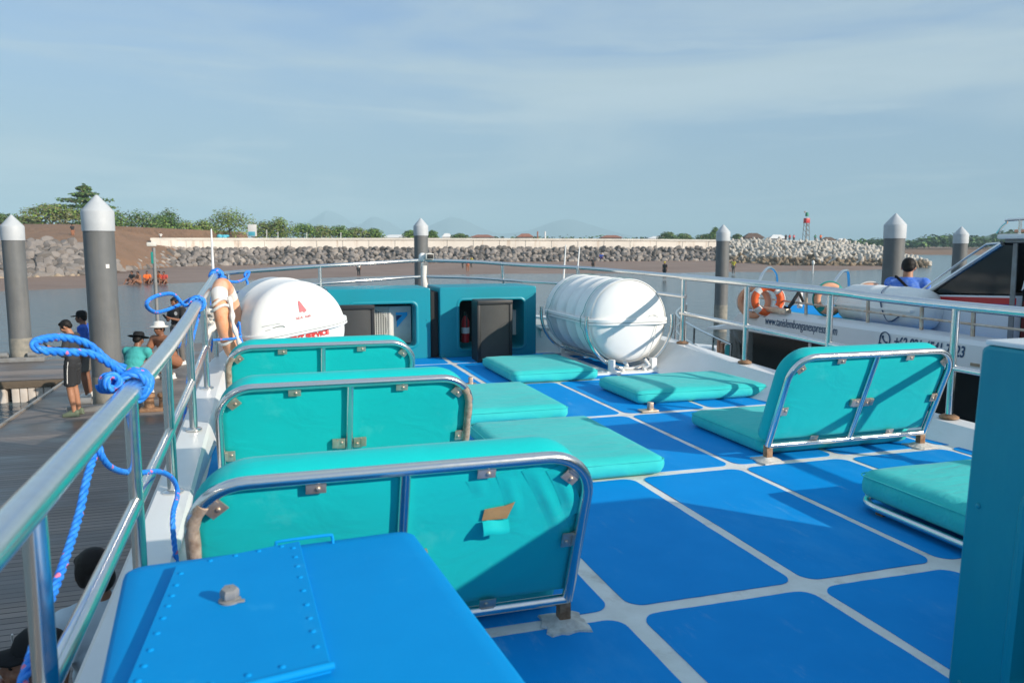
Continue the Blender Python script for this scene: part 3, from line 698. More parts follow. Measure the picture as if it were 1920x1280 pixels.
# ------------------------------------------------------------------ life raft canisters
def raft(T, Rr, L, ribs, label, group, strap=True):
    root = thing('raft_canister', (0, 0, 0), label, 'raft canister', group, T=T)
    def prof():
        p = [(.002, -L / 2 - .115), (Rr * .3, -L / 2 - .108), (Rr * .6, -L / 2 - .085), (Rr * .82, -L / 2 - .05), (Rr * .93, -L / 2 - .015), (Rr * .985, -L / 2 + .03), (Rr, -L / 2 + .07)]
        for t in ribs:
            y = -L / 2 + L * t; p += [(Rr, y - .035), (Rr + .012, y - .022), (Rr + .012, y + .022), (Rr, y + .035)]
        p += [(Rr, L / 2 - .07), (Rr * .985, L / 2 - .03), (Rr * .93, L / 2 + .015), (Rr * .6, L / 2 + .085), (.002, L / 2 + .115)]
        return p
    Ty = rotM(rx=R(-90))                    # local z -> +y
    up = MB(); up.lathe(prof(), 40, Ty, a0=R(180), a1=R(360)); up.build('upper_shell', 'raft_white', root, local=True, smooth=50)
    lw = MB(); lw.lathe([(r * .985, y) for r, y in prof()], 40, Ty, a0=0, a1=R(180)); lw.build('lower_shell', 'raft_white', root, local=True, smooth=50)
    fl = MB()
    oo = rr2(2 * Rr + .075, L + .275, .26, 0); o2 = rr2(2 * Rr + .055, L + .255, .25, 0)
    sh_ = lambda l, z: [(x, y, z) for x, y, _ in l]
    fl.loft([sh_(o2, -.03), sh_(oo, -.024), sh_(oo, -.003)], cap0=True); fl.loft([sh_(oo, .003), sh_(oo, .034), sh_(o2, .042)], cap1=True)
    fl.build('flange', 'raft_white', root, local=True)
    sm = MB(); o3 = rr2(2 * Rr + .068, L + .268, .255, 0); sm.loft([sh_(o3, -.0031), sh_(o3, .0031)]); sm.build('seam', 'grey_print', root, local=True)
    if strap:
        for t in strap:
            s = MB(); y = -L / 2 + L * t; loop = [(math.cos(q) * (Rr + .02 + (.026 if abs(math.sin(q)) < .12 else 0)), y, math.sin(q) * (Rr + .02)) for q in [2 * math.pi * k / 56 for k in range(56)]]
            s.loft([[(x, yy - .008, z) for x, yy, z in loop], [(x * 1.006, yy, z * 1.006) for x, yy, z in loop], [(x, yy + .008, z) for x, yy, z in loop]]); s.build('strap', 'strap_teal', root, local=True)
    def face(r):                            # y of end dome at radius r
        pr = prof()[:7]
        for (r0, y0), (r1, y1) in zip(pr, pr[1:]):
            if r <= r1: return y0 + (y1 - y0) * (r - r0) / (r1 - r0)
        return pr[-1][1]
    return root, face
GR = 'white life raft canisters on deck cradles'
TR = Matrix.Translation((3.97, 8.98, .575)) @ rotM(rz=R(0))
raR, fR = raft(TR, .475, 1.50, (.04, .30, .50, .72, .97), 'white life raft canister on a steel cradle at the starboard bow', GR, strap=(.13, .86))
TL = Matrix.Translation((.20, 8.50, .625)) @ rotM(rz=R(12)) @ rotM(ry=R(-9))
raL, fL = raft(TL, .475, 1.15, (.55,), 'white life raft canister lettered in red behind the port backrests', GR, strap=None)
def onface(root, T, fn, lift=.004, sc=1.):
    def warp(co): return co
    return None
def face_text(root, fn, body, size, mt, u, v, width, name='lettering', bold=0., rot=0):
    cu = bpy.data.curves.new(name, 'FONT'); cu.body = body; cu.size = size; cu.offset = bold; cu.align_x = 'CENTER'; cu.extrude = .0012
    o = bpy.data.objects.new(name, cu); COL.objects.link(o)
    dg = bpy.context.evaluated_depsgraph_get(); me = bpy.data.meshes.new_from_object(o.evaluated_get(dg)); bpy.data.objects.remove(o)
    xs = [q.co.x for q in me.vertices]; s = width / (max(xs) - min(xs))
    bm = bmesh.new(); bm.from_mesh(me); bm.to_mesh(me); bm.free()
    for q in me.vertices:
        a, b_, e = q.co.x * s + u, q.co.y + v, q.co.z
        q.co = (a, fn(math.hypot(a, b_)) - .006 - e, b_)
    me.materials.clear(); me.materials.append(M[mt]); ob = bpy.data.objects.new(name, me); COL.objects.link(ob); ob.parent = root; WM[ob.name] = WM[root.name]
face_text(raL, fL, 'NEXT SERVICE', .062, 'red_print', .05, -.080, .42, bold=.0035)
face_text(raL, fL, 'SEA AIR', .033, 'pink_print', .04, .12, .15)
a = MB(); pts = [(.02, .29), (.035, .29), (.085, .185), (.055, .172), (.045, .185), (.02, .18), (.012, .19)]
a.add([(x, fL(math.hypot(x, z)) - .007, z) for x, z in pts], [tuple(range(len(pts)))]); a.build('sail_logo', 'pink_print', raL, local=True, smooth=None)
a = MB()
def strip(mb, pts, w, fn):
    for (x0, z0), (x1, z1) in zip(pts, pts[1:]):
        d = V((x1 - x0, z1 - z0)).normalized(); n = V((-d.y, d.x)) * w / 2
        q = [(x0 + n.x, z0 + n.y), (x1 + n.x, z1 + n.y), (x1 - n.x, z1 - n.y), (x0 - n.x, z0 - n.y)]
        mb.add([(x, fn(math.hypot(x, z)) - .007, z) for x, z in q], [(0, 1, 2, 3)])
strip(a, [(-.26, .085), (-.20, .09), (-.165, .085), (-.15, .07)], .008, fL); strip(a, [(-.35, .112), (-.18, .115)], .004, fL); strip(a, [(-.33, .07), (-.28, .073)], .004, fL)
a.build('arrow_mark', 'grey_print', raL, local=True, smooth=None)
a = MB(); a.tube(crom([(-.24, -.56, -.03), (-.24, -.62, .015), (-.21, -.64, .03), (-.18, -.62, .015), (-.18, -.56, -.03)], 5), .014, 10); a.build('latch', 'black_plastic', raL, local=True)
a = MB(); a.box((.30, -.80 + .02, .0), (.05, .04, .03), .006); a.box((.22, -.80, .055), (.09, .02, .02), .004); a.build('latch', 'black_plastic', raR, local=True)
# pale sticker on the starboard canister end
a = MB(); a.tube(crom([(.20, -.868, .07), (.28, -.86, .085), (.36, -.85, .06), (.40, -.83, .0)], 5), .006, 6); a.tube(crom([(.3, -.85, -.03), (.26, -.86, -.2), (.2, -.85, -.38)], 5), .005, 6); a.build('painter_line', 'cloth_white', raR, local=True)

# cradle of the starboard canister
cd = thing('raft_cradle', (3.97, 8.98, 0), 'white and steel cradle with curved arms under the starboard raft canister', 'cradle')
a = MB()
for y in (8.20, 9.72):
    pts = [(3.97 + .535 * math.cos(t), y, .575 + .535 * math.sin(t)) for t in [R(-188 + 196 * k / 26) for k in range(27)]]
    a.tube(pts, .021, 12)
a.tube([(3.70, 8.2, .13), (3.70, 9.72, .13)], .018, 10); a.tube([(4.24, 8.2, .13), (4.24, 9.72, .13)], .018, 10)
a.build('cradle_arm', 'steel', cd)
for x in (3.72, 4.24):
    for y in (8.14, 9.72):
        MB().box((x, y, .08), (.065, .065, .16), .006).box((x, y, .02), (.16, .12, .03), .008).build('leg', 'gelcoat_new', cd)
a = MB(); a.box((3.98, 8.12, .015), (.95, .16, .022), .006); a.box((3.98, 9.72, .015), (.85, .16, .022), .006); a.box((3.66, 8.9, .02), (.10, 1.5, .03), .008); a.build('base_rail', 'gelcoat_new', cd)
for x, y in ((4.12, 8.1), (3.86, 8.12), (4.16, 8.2)):
    a = MB(); a.tube(crom([(x, y, .14), (x + .03, y - .02, .09), (x - .02, y - .01, .05), (x + .01, y - .02, .02)], 4), [.02, .022, .018, .02, .026, .02, .018, .016, .02, .022, .015, .012, .008][:13], 8); a.build('rag_lashing', 'cloth_white', cd)
cd2 = thing('raft_cradle', (.2, 8.5, 0), 'low white cradle almost hidden under the canister with red lettering', 'cradle')
a = MB(); a.box((-.1, 8.5, .07), (.08, 1.0, .14), .01); a.box((.55, 8.5, .07), (.08, 1.0, .14), .01); a.box((.2, 8.1, .13), (.8, .08, .05), .01); a.box((.2, 8.85, .13), (.8, .08, .05), .01); a.build('base_rail', 'gelcoat_new', cd2)
# small deck cleat by the cradle
cl_ = thing('deck_cleat', (3.45, 9.35, 0), 'small dark steel cleat on the deck beside the raft cradle', 'cleat')
a = MB(); a.box((0, 0, .012), (.18, .06, .02), .006); a.tube(crom([(-.12, 0, .07), (-.05, 0, .075), (.05, 0, .075), (.12, 0, .07)], 3), .014, 8); a.tube([(-.04, 0, .01), (-.04, 0, .075)], .014, 8); a.tube([(.04, 0, .01), (.04, 0, .075)], .014, 8); a.build('horn', 'wet_steel', cl_, local=True)
# bow clutter: white moulded locker ahead of the starboard housing
bl_ = thing('bow_locker', (3.95, 10.45, 0), 'white moulded locker at the bow between teal housing and raft canister', 'locker')
a = MB(); a.box((-.05, .05, .14), (.5, .3, .28), .04); a.build('body', 'gelcoat', bl_, local=True)
a = MB(); a.box((-.05, .04, .295), (.52, .32, .03), .012); a.build('lid', 'gelcoat', bl_, local=True)

# camera on the bow post, whip aerials
sc = thing('security_camera', (2.17, 11.2, 1.225), 'small white security camera on the centre post of the bow rail', 'camera')
a = MB(); a.lathe([(.001, 0), (.05, 0), (.055, .02), (.05, .075), (.03, .10), (.001, .105)], 16); a.build('mount', 'gelcoat_new', sc, local=True)
a = MB(); a.box((.085, -.04, .055), (.12, .16, .085), .02); a.build('housing', 'ac_white', sc, local=True)
a = MB(); a.box((.09, -.123, .055), (.09, .006, .06), .01); a.build('lens_window', 'black_plastic', sc, local=True)
tp = MB(); tp.tube([(2.19, 11.2, .6), (2.18, 11.2, .72), (2.2, 11.2, .85), (2.185, 11.2, .98), (2.19, 11.2, 1.15)], [.05, .042, .05, .038, .045], 12); tp.build('rag_wrapping', 'cloth_white', sc)
def aerial(base, topz, r, label, lean=(0, 0)):
    t = thing('whip_aerial', base, label, 'aerial', 'white whip aerials')
    MB().tube([(0, 0, 0), (lean[0] * .5, lean[1] * .5, (topz - base[2]) * .5), (lean[0], lean[1], topz - base[2])], [r, r * .85, r * .5], 8).build('whip', 'gelcoat_new', t, local=True)
    MB().lathe([(r * 1.8, -.05), (r * 1.8, .06), (r, .09)], 10).build('ferrule', 'steel', t, local=True)
aerial((-.53, 9.6, .95), 1.62, .016, 'white whip aerial on the blue-roped corner of the port rail')
aerial((4.05, 10.6, .5), 1.44, .017, 'white whip aerial behind the starboard canister, left of the two', (.06, .0))
aerial((4.2, 10.5, .5), 1.42, .017, 'white whip aerial behind the starboard canister, right of the two', (.08, .0))

# life buoys
def buoy(T, R0, r0, mats, label, group=None, bands=4, name='lifebuoy', line=True):
    b_ = thing(name, (0, 0, 0), label, 'lifebuoy', group, T=T)
    a = MB(); a.tube([(R0 * math.cos(t), 0, R0 * math.sin(t)) for t in [2 * math.pi * k / 40 for k in range(40)]], r0, 18, closed=True); a.build('ring', mats[0], b_, local=True)
    for q in range(bands):
        t0 = R(45 + 90 * q); a = MB(); a.tube([(R0 * math.cos(t), 0, R0 * math.sin(t)) for t in [t0 + R(-11 + 22 * k / 8) for k in range(9)]], r0 * 1.03, 18); a.build('band', mats[1], b_, local=True)
    if not line: return b_
    a = MB(); pts = []
    for k in range(48):
        t = 2 * math.pi * k / 48; rr_ = R0 + r0 * 1.02 + .012 * abs(math.sin(2 * (t - R(45)))); pts.append((rr_ * math.cos(t), 0, rr_ * math.sin(t)))
    a.tube(pts, .009, 6, closed=True); a.build('grab_line', mats[2], b_, local=True)
    return b_
bc = atX(431, 600, -.31)
bu = buoy(Matrix.Translation(bc) @ rotM(rz=R(83)) @ rotM(rx=R(-10)), .335, .070, ('buoy_worn', 'tape_white', 'cloth_white'), 'faded orange lifebuoy tied inside the port rail with white straps', bands=2, line=False)
Tb = WM[bu.name]
for t0, wd in ((R(150), .03), (R(158), .02), (R(205), .02)):
    a = MB(); a.tube([Tb @ V(((.335 + .082 * math.cos(q)) * math.cos(t0 + wd * 2 * math.sin(q * 2)), .082 * math.sin(q), (.335 + .082 * math.cos(q)) * math.sin(t0 + wd * 2 * math.sin(q * 2)))) for q in [R(k * 18) for k in range(20)]], .014, 8, closed=True); a.build('strap', 'cloth_white', bu)
a = MB(); a.tube(crom([Tb @ V(p) for p in ((-.30, -.09, .22), (-.36, -.10, .10), (-.40, -.09, 0), (-.41, -.10, -.12), (-.36, -.10, -.22), (-.28, -.10, -.31))], 6), [.02 + .006 * math.sin(k * .9) for k in range(31)], 8); a.build('strap', 'cloth_white', bu)
a = MB(); a.tube(crom([Tb @ V(p) for p in ((-.44, .10, -.12), (-.43, -.06, -.14), (-.36, -.12, -.14), (-.26, -.11, -.13), (-.22, -.08, -.08), (-.25, -.12, -.02), (-.23, -.1, -.16), (-.22, -.11, -.24))], 6), .010, 8); a.build('lashing', 'rope_blue', bu)
rg = atX(394, 606, -.5); a = MB()
a.tube(crom([rg + V(p) for p in ((0, .03, .05), (.03, 0, .09), (0, -.05, .12), (-.04, 0, .09), (0, .06, .0), (.035, 0, -.03), (-.02, -.06, -.08), (-.03, -.16, -.18), (-.02, -.3, -.3))], 4), [.03, .034, .03, .026, .034, .03, .036, .028] * 4 + [.012], 8)
tag(a.build('rail_rag', 'cloth_white'), 'white rag knotted round the port rail beside the faded lifebuoy', 'rag')

# ------------------------------------------------------------------ ropes
def rope_mb(mb, pts, r, pitch=None, closed=False, k=8):
    P = crom(pts, k); S = [0]
    for a_, b_ in zip(P, P[1:]): S.append(S[-1] + (b_ - a_).length)
    L = S[-1]; step = r * .55; n = max(8, int(L / step)); Q = []; i = 0
    for q in range(n + 1):
        s = L * q / n
        while i < len(S) - 2 and S[i + 1] < s: i += 1
        t = (s - S[i]) / max(1e-9, S[i + 1] - S[i]); Q.append(P[i].lerp(P[i + 1], min(1, max(0, t))))
    pitch = pitch or r * 7.5; a = None; fr_ = []
    for q in range(len(Q)):
        d = (Q[min(q + 1, n)] - Q[max(q - 1, 0)]).normalized()
        if a is None: a, _ = basis(d)
        a = (a - d * a.dot(d)).normalized(); fr_.append((a.copy(), d.cross(a)))
    for st_ in range(3):
        pts_ = []
        for q in range(len(Q)):
            ph = 2 * math.pi * (L * q / n / pitch + st_ / 3); A, B = fr_[q]
            pts_.append(Q[q] + (A * math.cos(ph) + B * math.sin(ph)) * r * .48)
        mb.tube(pts_, r * .56, 7)
    return mb
def coil(c, ax, Rr, r, turns, adv, ph=0):
    a, b_ = basis(V(ax)); d = V(ax).normalized(); n = int(turns * 10)
    return [V(c) + (a * math.cos(ph + 2 * math.pi * k / 10) + b_ * math.sin(ph + 2 * math.pi * k / 10)) * Rr + d * (adv * (k / 10 - turns / 2)) for k in range(n + 1)]
RX = -.5
r1 = MB()
kz = .895; ky = 3.42
rope_mb(r1, coil((RX, ky, kz), (0, 1, 0), .052, .02, 3.2, .042), .0155)
rope_mb(r1, coil((RX - .07, ky - .10, kz + .03), (.7, -1, .2), .028, .02, 2.2, .034), .0155)
lp = [atX(x, y, X) for x, y, X in ((235, 690, -.545), (205, 678, -.60), (165, 645, -.66), (120, 633, -.72), (80, 636, -.76), (63, 646, -.77), (80, 657, -.74), (125, 660, -.69), (170, 663, -.63), (205, 682, -.58), (228, 702, -.55))]
rope_mb(r1, lp, .0155)
rope_mb(r1, [(RX + .02, ky - .05, kz - .03), (RX - .07, ky - .12, kz - .07), (RX - .09, ky - .24, kz - .16)] + [atX(x, y, X) for x, y, X in ((195, 800, -.57), (165, 890, -.58), (148, 965, -.58), (118, 1060, -.58), (85, 1150, -.58), (45, 1270, -.58), (10, 1370, -.58))], .0135)
rope_mb(r1, [(RX - .05, ky - .1, kz - .09)] + [atX(x, y, X) for x, y, X in ((188, 820, -.56), (195, 862, -.55), (222, 882, -.54), (262, 886, -.50), (300, 884, -.45), (324, 898, -.43), (333, 925, -.42), (325, 960, -.41), (325, 1000, -.405), (332, 1060, -.40))], .0115)
rt = thing('mooring_rope', (RX, ky, kz), 'blue mooring rope with a big loop knotted round the port rail nearest the camera', 'rope', 'blue mooring ropes on the port rail')
r1.build('strands', 'rope_blue', rt, smooth=60)
r2 = MB(); y2 = 6.75; z2 = .985
rope_mb(r2, coil((RX, y2, z2), (0, 1, 0), .052, .018, 2.6, .042), .015)
rope_mb(r2, [(RX - .05, y2 - .05, z2)] + [atX(x, y, X) for x, y, X in ((345, 572, -.58), (325, 552, -.64), (300, 553, -.70), (280, 562, -.74), (275, 574, -.76), (290, 585, -.74), (310, 582, -.70), (335, 572, -.63), (358, 560, -.57))] + [(RX - .03, y2, z2 + .04)], .014)
rope_mb(r2, [(RX - .04, y2 - .05, z2 - .04)] + [atX(x, y, X) for x, y, X in ((352, 585, -.56), (340, 605, -.57), (330, 630, -.58), (335, 650, -.58), (342, 615, -.57), (352, 590, -.56))], .0125)
rt = thing('mooring_rope', (RX, y2, z2), 'blue mooring rope with a small loop tied midway along the port rail', 'rope', 'blue mooring ropes on the port rail')
r2.build('strands', 'rope_blue', rt, smooth=60)
r3 = MB()
rope_mb(r3, coil((-.49, 9.45, 1.10), (0, 1, .1), .06, .02, 3, .05), .022); rope_mb(r3, coil((-.47, 9.5, 1.06), (.5, .2, 1), .05, .02, 2.5, .05), .02)
rope_mb(r3, [(-.44, 9.5, 1.06), (-.3, 9.7, 1.02), (-.18, 9.85, 1.06), (-.15, 9.9, 1.13), (-.2, 9.88, 1.1), (-.17, 9.9, .98), (-.19, 9.85, .8)], .016)
rope_mb(r3, [(-.5, 9.4, 1.05), (-.55, 9.3, .8), (-.53, 9.2, .55), (-.56, 9.1, .3)], .012)
rt = thing('mooring_rope', (-.48, 9.5, 1.05), 'blue rope bundled round the port bow corner of the rail', 'rope', 'blue mooring ropes on the port rail')
r3.build('strands', 'rope_blue', rt, smooth=60)
r4 = MB()
rope_mb(r4, crom([(-.52, 7.9, .95), (-.62, 7.5, .55), (-.66, 6.8, -.1), (-.68, 6.0, -.62), (-.72, 4.8, -1.2), (-.78, 3.9, -1.5)], 3), .0125)
rt = thing('mooring_rope', (-.62, 7.5, .5), 'thin dark blue line slung down from the rail to the pontoon', 'rope', 'blue mooring ropes on the port rail')
r4.build('strands', 'rope_blue', rt, smooth=60)
# ================================================================== NEIGHBOURING BOAT
nb = thing('speedboat', (7.6, 7, -.5), 'white neighbouring speedboat with dark glass, a web address and phone number on its side', 'boat')
a = MB()
def sect(Y, k=0, dz=0, q=1): return [(6.32 + k, Y, .27 + dz)] + [(x + k, Y, .27 + (z - .27) * q + dz) for x, z in ((6.215, .285), (6.20, .30), (6.205, .53), (6.24, .572), (6.32, .585), (6.48, .585), (6.53, .56))] + [(6.54 + k, Y, .27 + .18 * q + dz)]
a.loft([sect(-3), sect(4), sect(9.2), sect(9.45, .0, 0, .9), sect(9.66, .01, -.005, .35), sect(10.0, .04, -.04, .16), sect(10.45, .12, -.09, .14), sect(10.9, .6, -.11, .14), sect(11.2, 1.5, -.12, .14)], closed=False, cap0=True)
a.build('coaming', 'gelcoat_blue_white', nb, fixn=True)
a = MB(); a.add([(6.5, -3, .47), (6.5, 9.5, .47), (7.0, 10.5, .47), (8.4, 11, .47), (9.8, 10.5, .47), (10.3, 9.5, .47), (10.3, -3, .47)], [tuple(range(7))]); a.build('roof_deck', 'deck_blue', nb, smooth=None)
a = MB()
for y in (8.2, 8.8, 9.4): a.box((6.66, y, .50), (.22, .5, .05), .015)
a.box((6.58, 8.6, .545), (.06, 1.9, .06), .015)
a.build('deck_edge_reflection', 'turq_band', nb)  # turquoise boxes stand in for the reflection along the deck edge
# cabin side: dark glazing with light pillars, white hull below
a = MB(); a.loft([[(6.34, Y, .272), (6.36, Y, -.75)] for Y in (-3, 9.3)] , closed=False); a.loft([[(6.34, 9.3, .272), (6.36, 9.3, -.75)], [(6.44, 10.0, .235), (6.55, 10.2, -.75)], [(6.8, 10.6, .16), (7.2, 11.2, -.75)], [(7.7, 11.0, .14), (8.2, 11.9, -.75)]], closed=False)
a.build('side_glazing', 'glass_dark', nb)
for y in (8.1, 6.2, 4.3):
    MB().box((6.335, y, -.24), (.022, .05, 1.0), .008).build('window_pillar', 'gelcoat_blue_white', nb)
a = MB(); a.box((6.345, 7.55, -.28), (.012, .72, .66), .02); a.build('cabin_window', 'dark_inside', nb)
a = MB(); a.box((6.338, 7.5, -.30), (.008, .6, .02), .002); a.build('window_bar', 'steel', nb)
a = MB()
HS = [(6.30, -3), (6.30, 8.6), (6.36, 10), (6.62, 11.4), (7.2, 13), (8.3, 14.6)]
a.loft([[(x, y, -.74 + .03 * i), (x - .05, y, -.80 + .03 * i), (x - .05, y, -.95 + .03 * i), (x + .15, y + .0, -1.6), (x + .5, y, -2.3)] for i, (x, y) in enumerate(HS)], closed=False)
a.build('hull', 'gelcoat_blue_white', nb)
a = MB(); a.add([(x, y, -.72 + .03 * i) for i, (x, y) in enumerate(HS)] + [(9.5, 13, -.6), (10.2, 10, -.65)], [tuple(range(8))]); a.build('foredeck', 'gelcoat', nb, smooth=None)
# bow stanchions and lines on the foredeck
a = MB()
Br = [(6.4, 9.9, .02), (6.55, 11.2, .14), (7.05, 12.7, .22), (8.0, 14.0, .28)]
a.tube(crom(Br, 5), .018, 8); a.tube(crom([(x, y, z - .28) for x, y, z in Br], 5), .014, 8)
for x, y, z in crom(Br, 2): a.tube([(x, y, z), (x + .04, y + .1, -.70)], .016, 8)
a.tube(crom([(6.5, 10.0, .05), (6.55, 9.95, -.2), (6.5, 9.8, -.55)], 5), .02, 8)
a.tube([(6.32, 9.9, -.35), (6.3, 8.9, -.55)], .022, 8); a.build('bow_rail', 'steel', nb)
a = MB(); a.box((7.0, 11.4, -.5), (.5, .5, .3), .06); a.box((6.75, 10.9, -.52), (.2, .3, .3), .04); a.box((7.3, 12.2, -.48), (.4, .3, .3), .05); a.build('bow_locker', 'gelcoat', nb)
a = MB(); a.box((6.95, 12.1, -.48), (.2, .14, .12), .03); a.build('bow_mat', 'red_paint', nb)
a = MB(); a.box((6.78, 10.35, -.3), (.25, .3, .5), .05); a.build('fender_board', 'turq_band', nb)
for y, x in ((11.0, 6.95), (11.35, 7.1)):
    MB().lathe([(.03, 0), (.035, .1), (.03, .22), (.04, .24), (.001, .25)], 12, Matrix.Translation((x, y, -.35))).build('bollard', 'buoy_faded', nb)
# roof railing
a = MB()
a.tube(crom([(6.40, 3.0, .845), (6.40, 6, .845), (6.40, 9.0, .88), (6.46, 9.6, .89), (6.8, 10.3, .88)], 5), .016, 8)
a.tube(crom([(6.40, 3.0, .70), (6.40, 6, .70), (6.40, 9.0, .73), (6.46, 9.6, .73), (6.8, 10.3, .72)], 5), .013, 8)
rr_ = a.build('railing', 'steel_dull', nb)
for y in (9.3, 8.3, 7.24, 6.48, 5.86, 5.0): MB().tube([(6.41, y, .56), (6.40, y, .842 if y < 6.5 else .842 + (y - 6) * .011)], .02, 10).build('post', 'steel_dull', rr_)
for pts, d_ in ((((1412, 585), (1424, 528), (1434, 508), (1443, 502), (1452, 508), (1457, 525), (1456, 585)), 10.5), (((1546, 585), (1562, 535), (1576, 513), (1584, 508), (1591, 516), (1592, 585)), 9.9)):
    a = MB(); a.tube(crom([at(x, y, d_ + .25 * q) for q, (x, y) in enumerate(pts)], 5), .019, 10); a.tube([at(pts[1][0], pts[1][1], d_ + .25), at(pts[-1][0] - 2, pts[-1][1] - 40, d_ + 1.3)], .012, 8)
    a.build('grab_hoop', 'steel', nb)
# grey step along the coaming
a = MB(); a.box((6.24, 8.9, .62), (.10, .95, .06), .008); a.build('step', 'steel_dull', nb)
a = MB(); a.box((6.198, 5.62, .285 + .07), (.008, .10, .03), .004); a.build('brass_plate', 'sandstone', nb)
# lettering on the coaming; reads forward-to-aft from our deck
def side_T(Y, z, X=6.198): return Matrix.Translation((X, Y, z)) @ Matrix(((0, 0, -1, 0), (-1, 0, 0, 0), (0, 1, 0, 0), (0, 0, 0, 1)))
text('www.tanislembonganexpress.com', .15, 'navy_print', nb, side_T(8.84, .425, 6.199), 'web_address', width=1.36, shear=.2)
text('+62 821 4541 7323', .15, 'navy_print', nb, side_T(6.62, .405, 6.199), 'phone_number', bold=.003, width=.87, shear=.2)
a = MB(); Tt = side_T(6.74, .465, 6.197)
a.tube([(.07 * math.cos(t), .075 * math.sin(t), 0) for t in [R(215 + 330 * k / 24) for k in range(25)]] + [(-.085, -.082, 0), (-.062, -.045, 0)], .006, 6, T=Tt, closed=True)
a.tube(crom([(-.03, .035, 0), (-.032, .01, 0), (-.01, -.018, 0), (.02, -.034, 0), (.034, -.03, 0)], 4), [.012, .012, .011, .009, .008, .007, .007, .007, .007, .007, .008, .009, .010, .012, .012, .012, .012], 6, T=Tt)
a.build('handset_sign', 'navy_print', nb)
# wheelhouse
wx = 7.0; wx1 = 9.6
wh = MB()
prof_w = [(7.36, .47), (7.05, .885), (6.13, 1.47), (6.05, 1.505), (2.5, 1.52), (2.5, .47)]
# white lower wall with the stripe zone above
wh.add([(wx, 7.36, .47), (wx, 7.02, .90), (wx, 5.93, .95), (wx, 5.93, .47), (wx1, 7.36, .47), (wx1, 7.02, .9), (wx1, 5.93, .95), (wx1, 5.93, .47)], [(0, 1, 2, 3), (4, 5, 6, 7), (0, 1, 5, 4), (2, 3, 7, 6), (1, 2, 6, 5)])
whb = wh.build('wheelhouse', 'gelcoat_blue_white', nb, smooth=None)
def plate(name, mt, pts, x, t=.012, par=None):
    m_ = MB(); m_.loft([[(x, y, z) for y, z in pts], [(x - t, y, z) for y, z in pts]], cap1=True, cap0=True); return m_.build(name, mt, par or nb, smooth=None)
plate('side_window', 'glass_dark', [(6.93, .925), (5.955, .968), (5.975, 1.44), (6.12, 1.445)], wx, .006, whb)
plate('stripe', 'red_paint', [(6.94, .885), (5.93, .93), (5.93, .865), (7.0, .83)], wx, .004, whb)
plate('stripe', 'blue_paint', [(6.6, .848), (5.93, .864), (5.93, .83)], wx, .003, whb)
m_ = MB(); m_.add([(wx, 7.02, .90), (wx, 6.11, 1.47), (wx1, 6.11, 1.47), (wx1, 7.02, .90)], [(0, 1, 2, 3)]); m_.build('windscreen', 'glass_dark', whb, smooth=None)
m_ = MB(); m_.tube([(wx - .01, 7.12, .86), (wx - .01, 6.12, 1.455)], .028, 8); m_.tube([(wx - .01, 7.2, .88), (wx - .01, 6.5, 1.33), (wx - .01, 6.30, 1.45), (wx + .02, 6.18, 1.46)], .013, 8); m_.build('screen_rail', 'steel', whb)
plate('door_post', 'grey_paint', [(5.99, .47), (5.93, .47), (5.955, 1.46), (6.0, 1.46)], wx, .012, whb)
m_ = MB(); m_.box((7.1, 5.2, 1.0), (.05, 1.46, 1.06), 0); m_.build('doorway_shade', 'dark_inside', whb)  # dark panel stands in for the shaded inside of the door opening
m_ = MB(); 
m_.loft([[(7.06 - .012 * math.sin(q * 2.2), 5.91 - q * .06, z) for q in range(14)] for z in (.47, .7, .90)], closed=False); m_.build('curtain', 'curtain_red', whb)
m_ = MB(); m_.add([(wx, 5.9, 1.0), (wx, 5.7, 1.2), (wx, 5.7, 1.28), (wx, 5.88, 1.1)], [(0, 1, 2, 3)], Matrix.Translation((.02, 0, 0))); m_.build('glass_reflection_strip' if False else 'painted_reflection', 'gelcoat_blue_white', whb, smooth=None)  # white streak painted as a reflection in the door glass
m_ = MB(); m_.box((8.25, 4.2, 1.525), (2.62, 3.9, .05), .02); m_.build('roof', 'gelcoat_blue_white', whb)
m_ = MB(); m_.box((8.25, 4.2, 1.482), (2.54, 3.78, .035), .01); m_.build('roof_edge', 'grey_paint', whb)
m_ = MB(); m_.tube(crom([(7.0, 6.2, 1.56), (7.0, 6.1, 1.66), (7.0, 5.9, 1.69), (7.0, 4, 1.69)], 4), .014, 8); m_.tube([(7.0, 5.95, 1.55), (7.0, 5.95, 1.69)], .014, 8); m_.tube([(7.3, 6.1, 1.56), (7.3, 5.9, 1.68), (7.3, 4, 1.68)], .012, 8); m_.build('roof_rail', 'steel', whb)
m_ = MB(); m_.box((7.6, 5.4, 1.58), (1.0, 1.4, .03), .01); m_.build('roof_locker', 'buoy_faded', whb)

# things on the neighbouring boat
T = Matrix.Translation((6.86, 7.45, .735)); cn = thing('raft_canister', (0, 0, 0), 'white raft canister on the neighbouring boat, lashed with dark line', 'raft canister', T=T)
Ty = rotM(rx=R(-90))
m_ = MB(); m_.lathe([(.002, -.68), (.14, -.66), (.21, -.60), (.235, -.52), (.24, -.3), (.247, -.28), (.247, -.24), (.24, -.22), (.24, .1), (.247, .12), (.247, .16), (.24, .18), (.235, .52), (.21, .6), (.14, .66), (.002, .68)], 28, Ty); m_.build('shell', 'raft_white', cn, local=True)
m_ = MB(); m_.box((0, 0, 0), (.52, 1.22, .03), .012); m_.build('flange', 'raft_white', cn, local=True)
m_ = MB()
m_.tube(crom([(-.02, -.05, .25), (-.18, -.1, .18), (-.25, -.18, .02), (-.2, -.25, -.14), (-.28, -.5, -.05)], 4), .008, 6); m_.build('lashing', 'navy_print', cn, local=True)
GB = 'lifebuoys on the neighbouring boat'
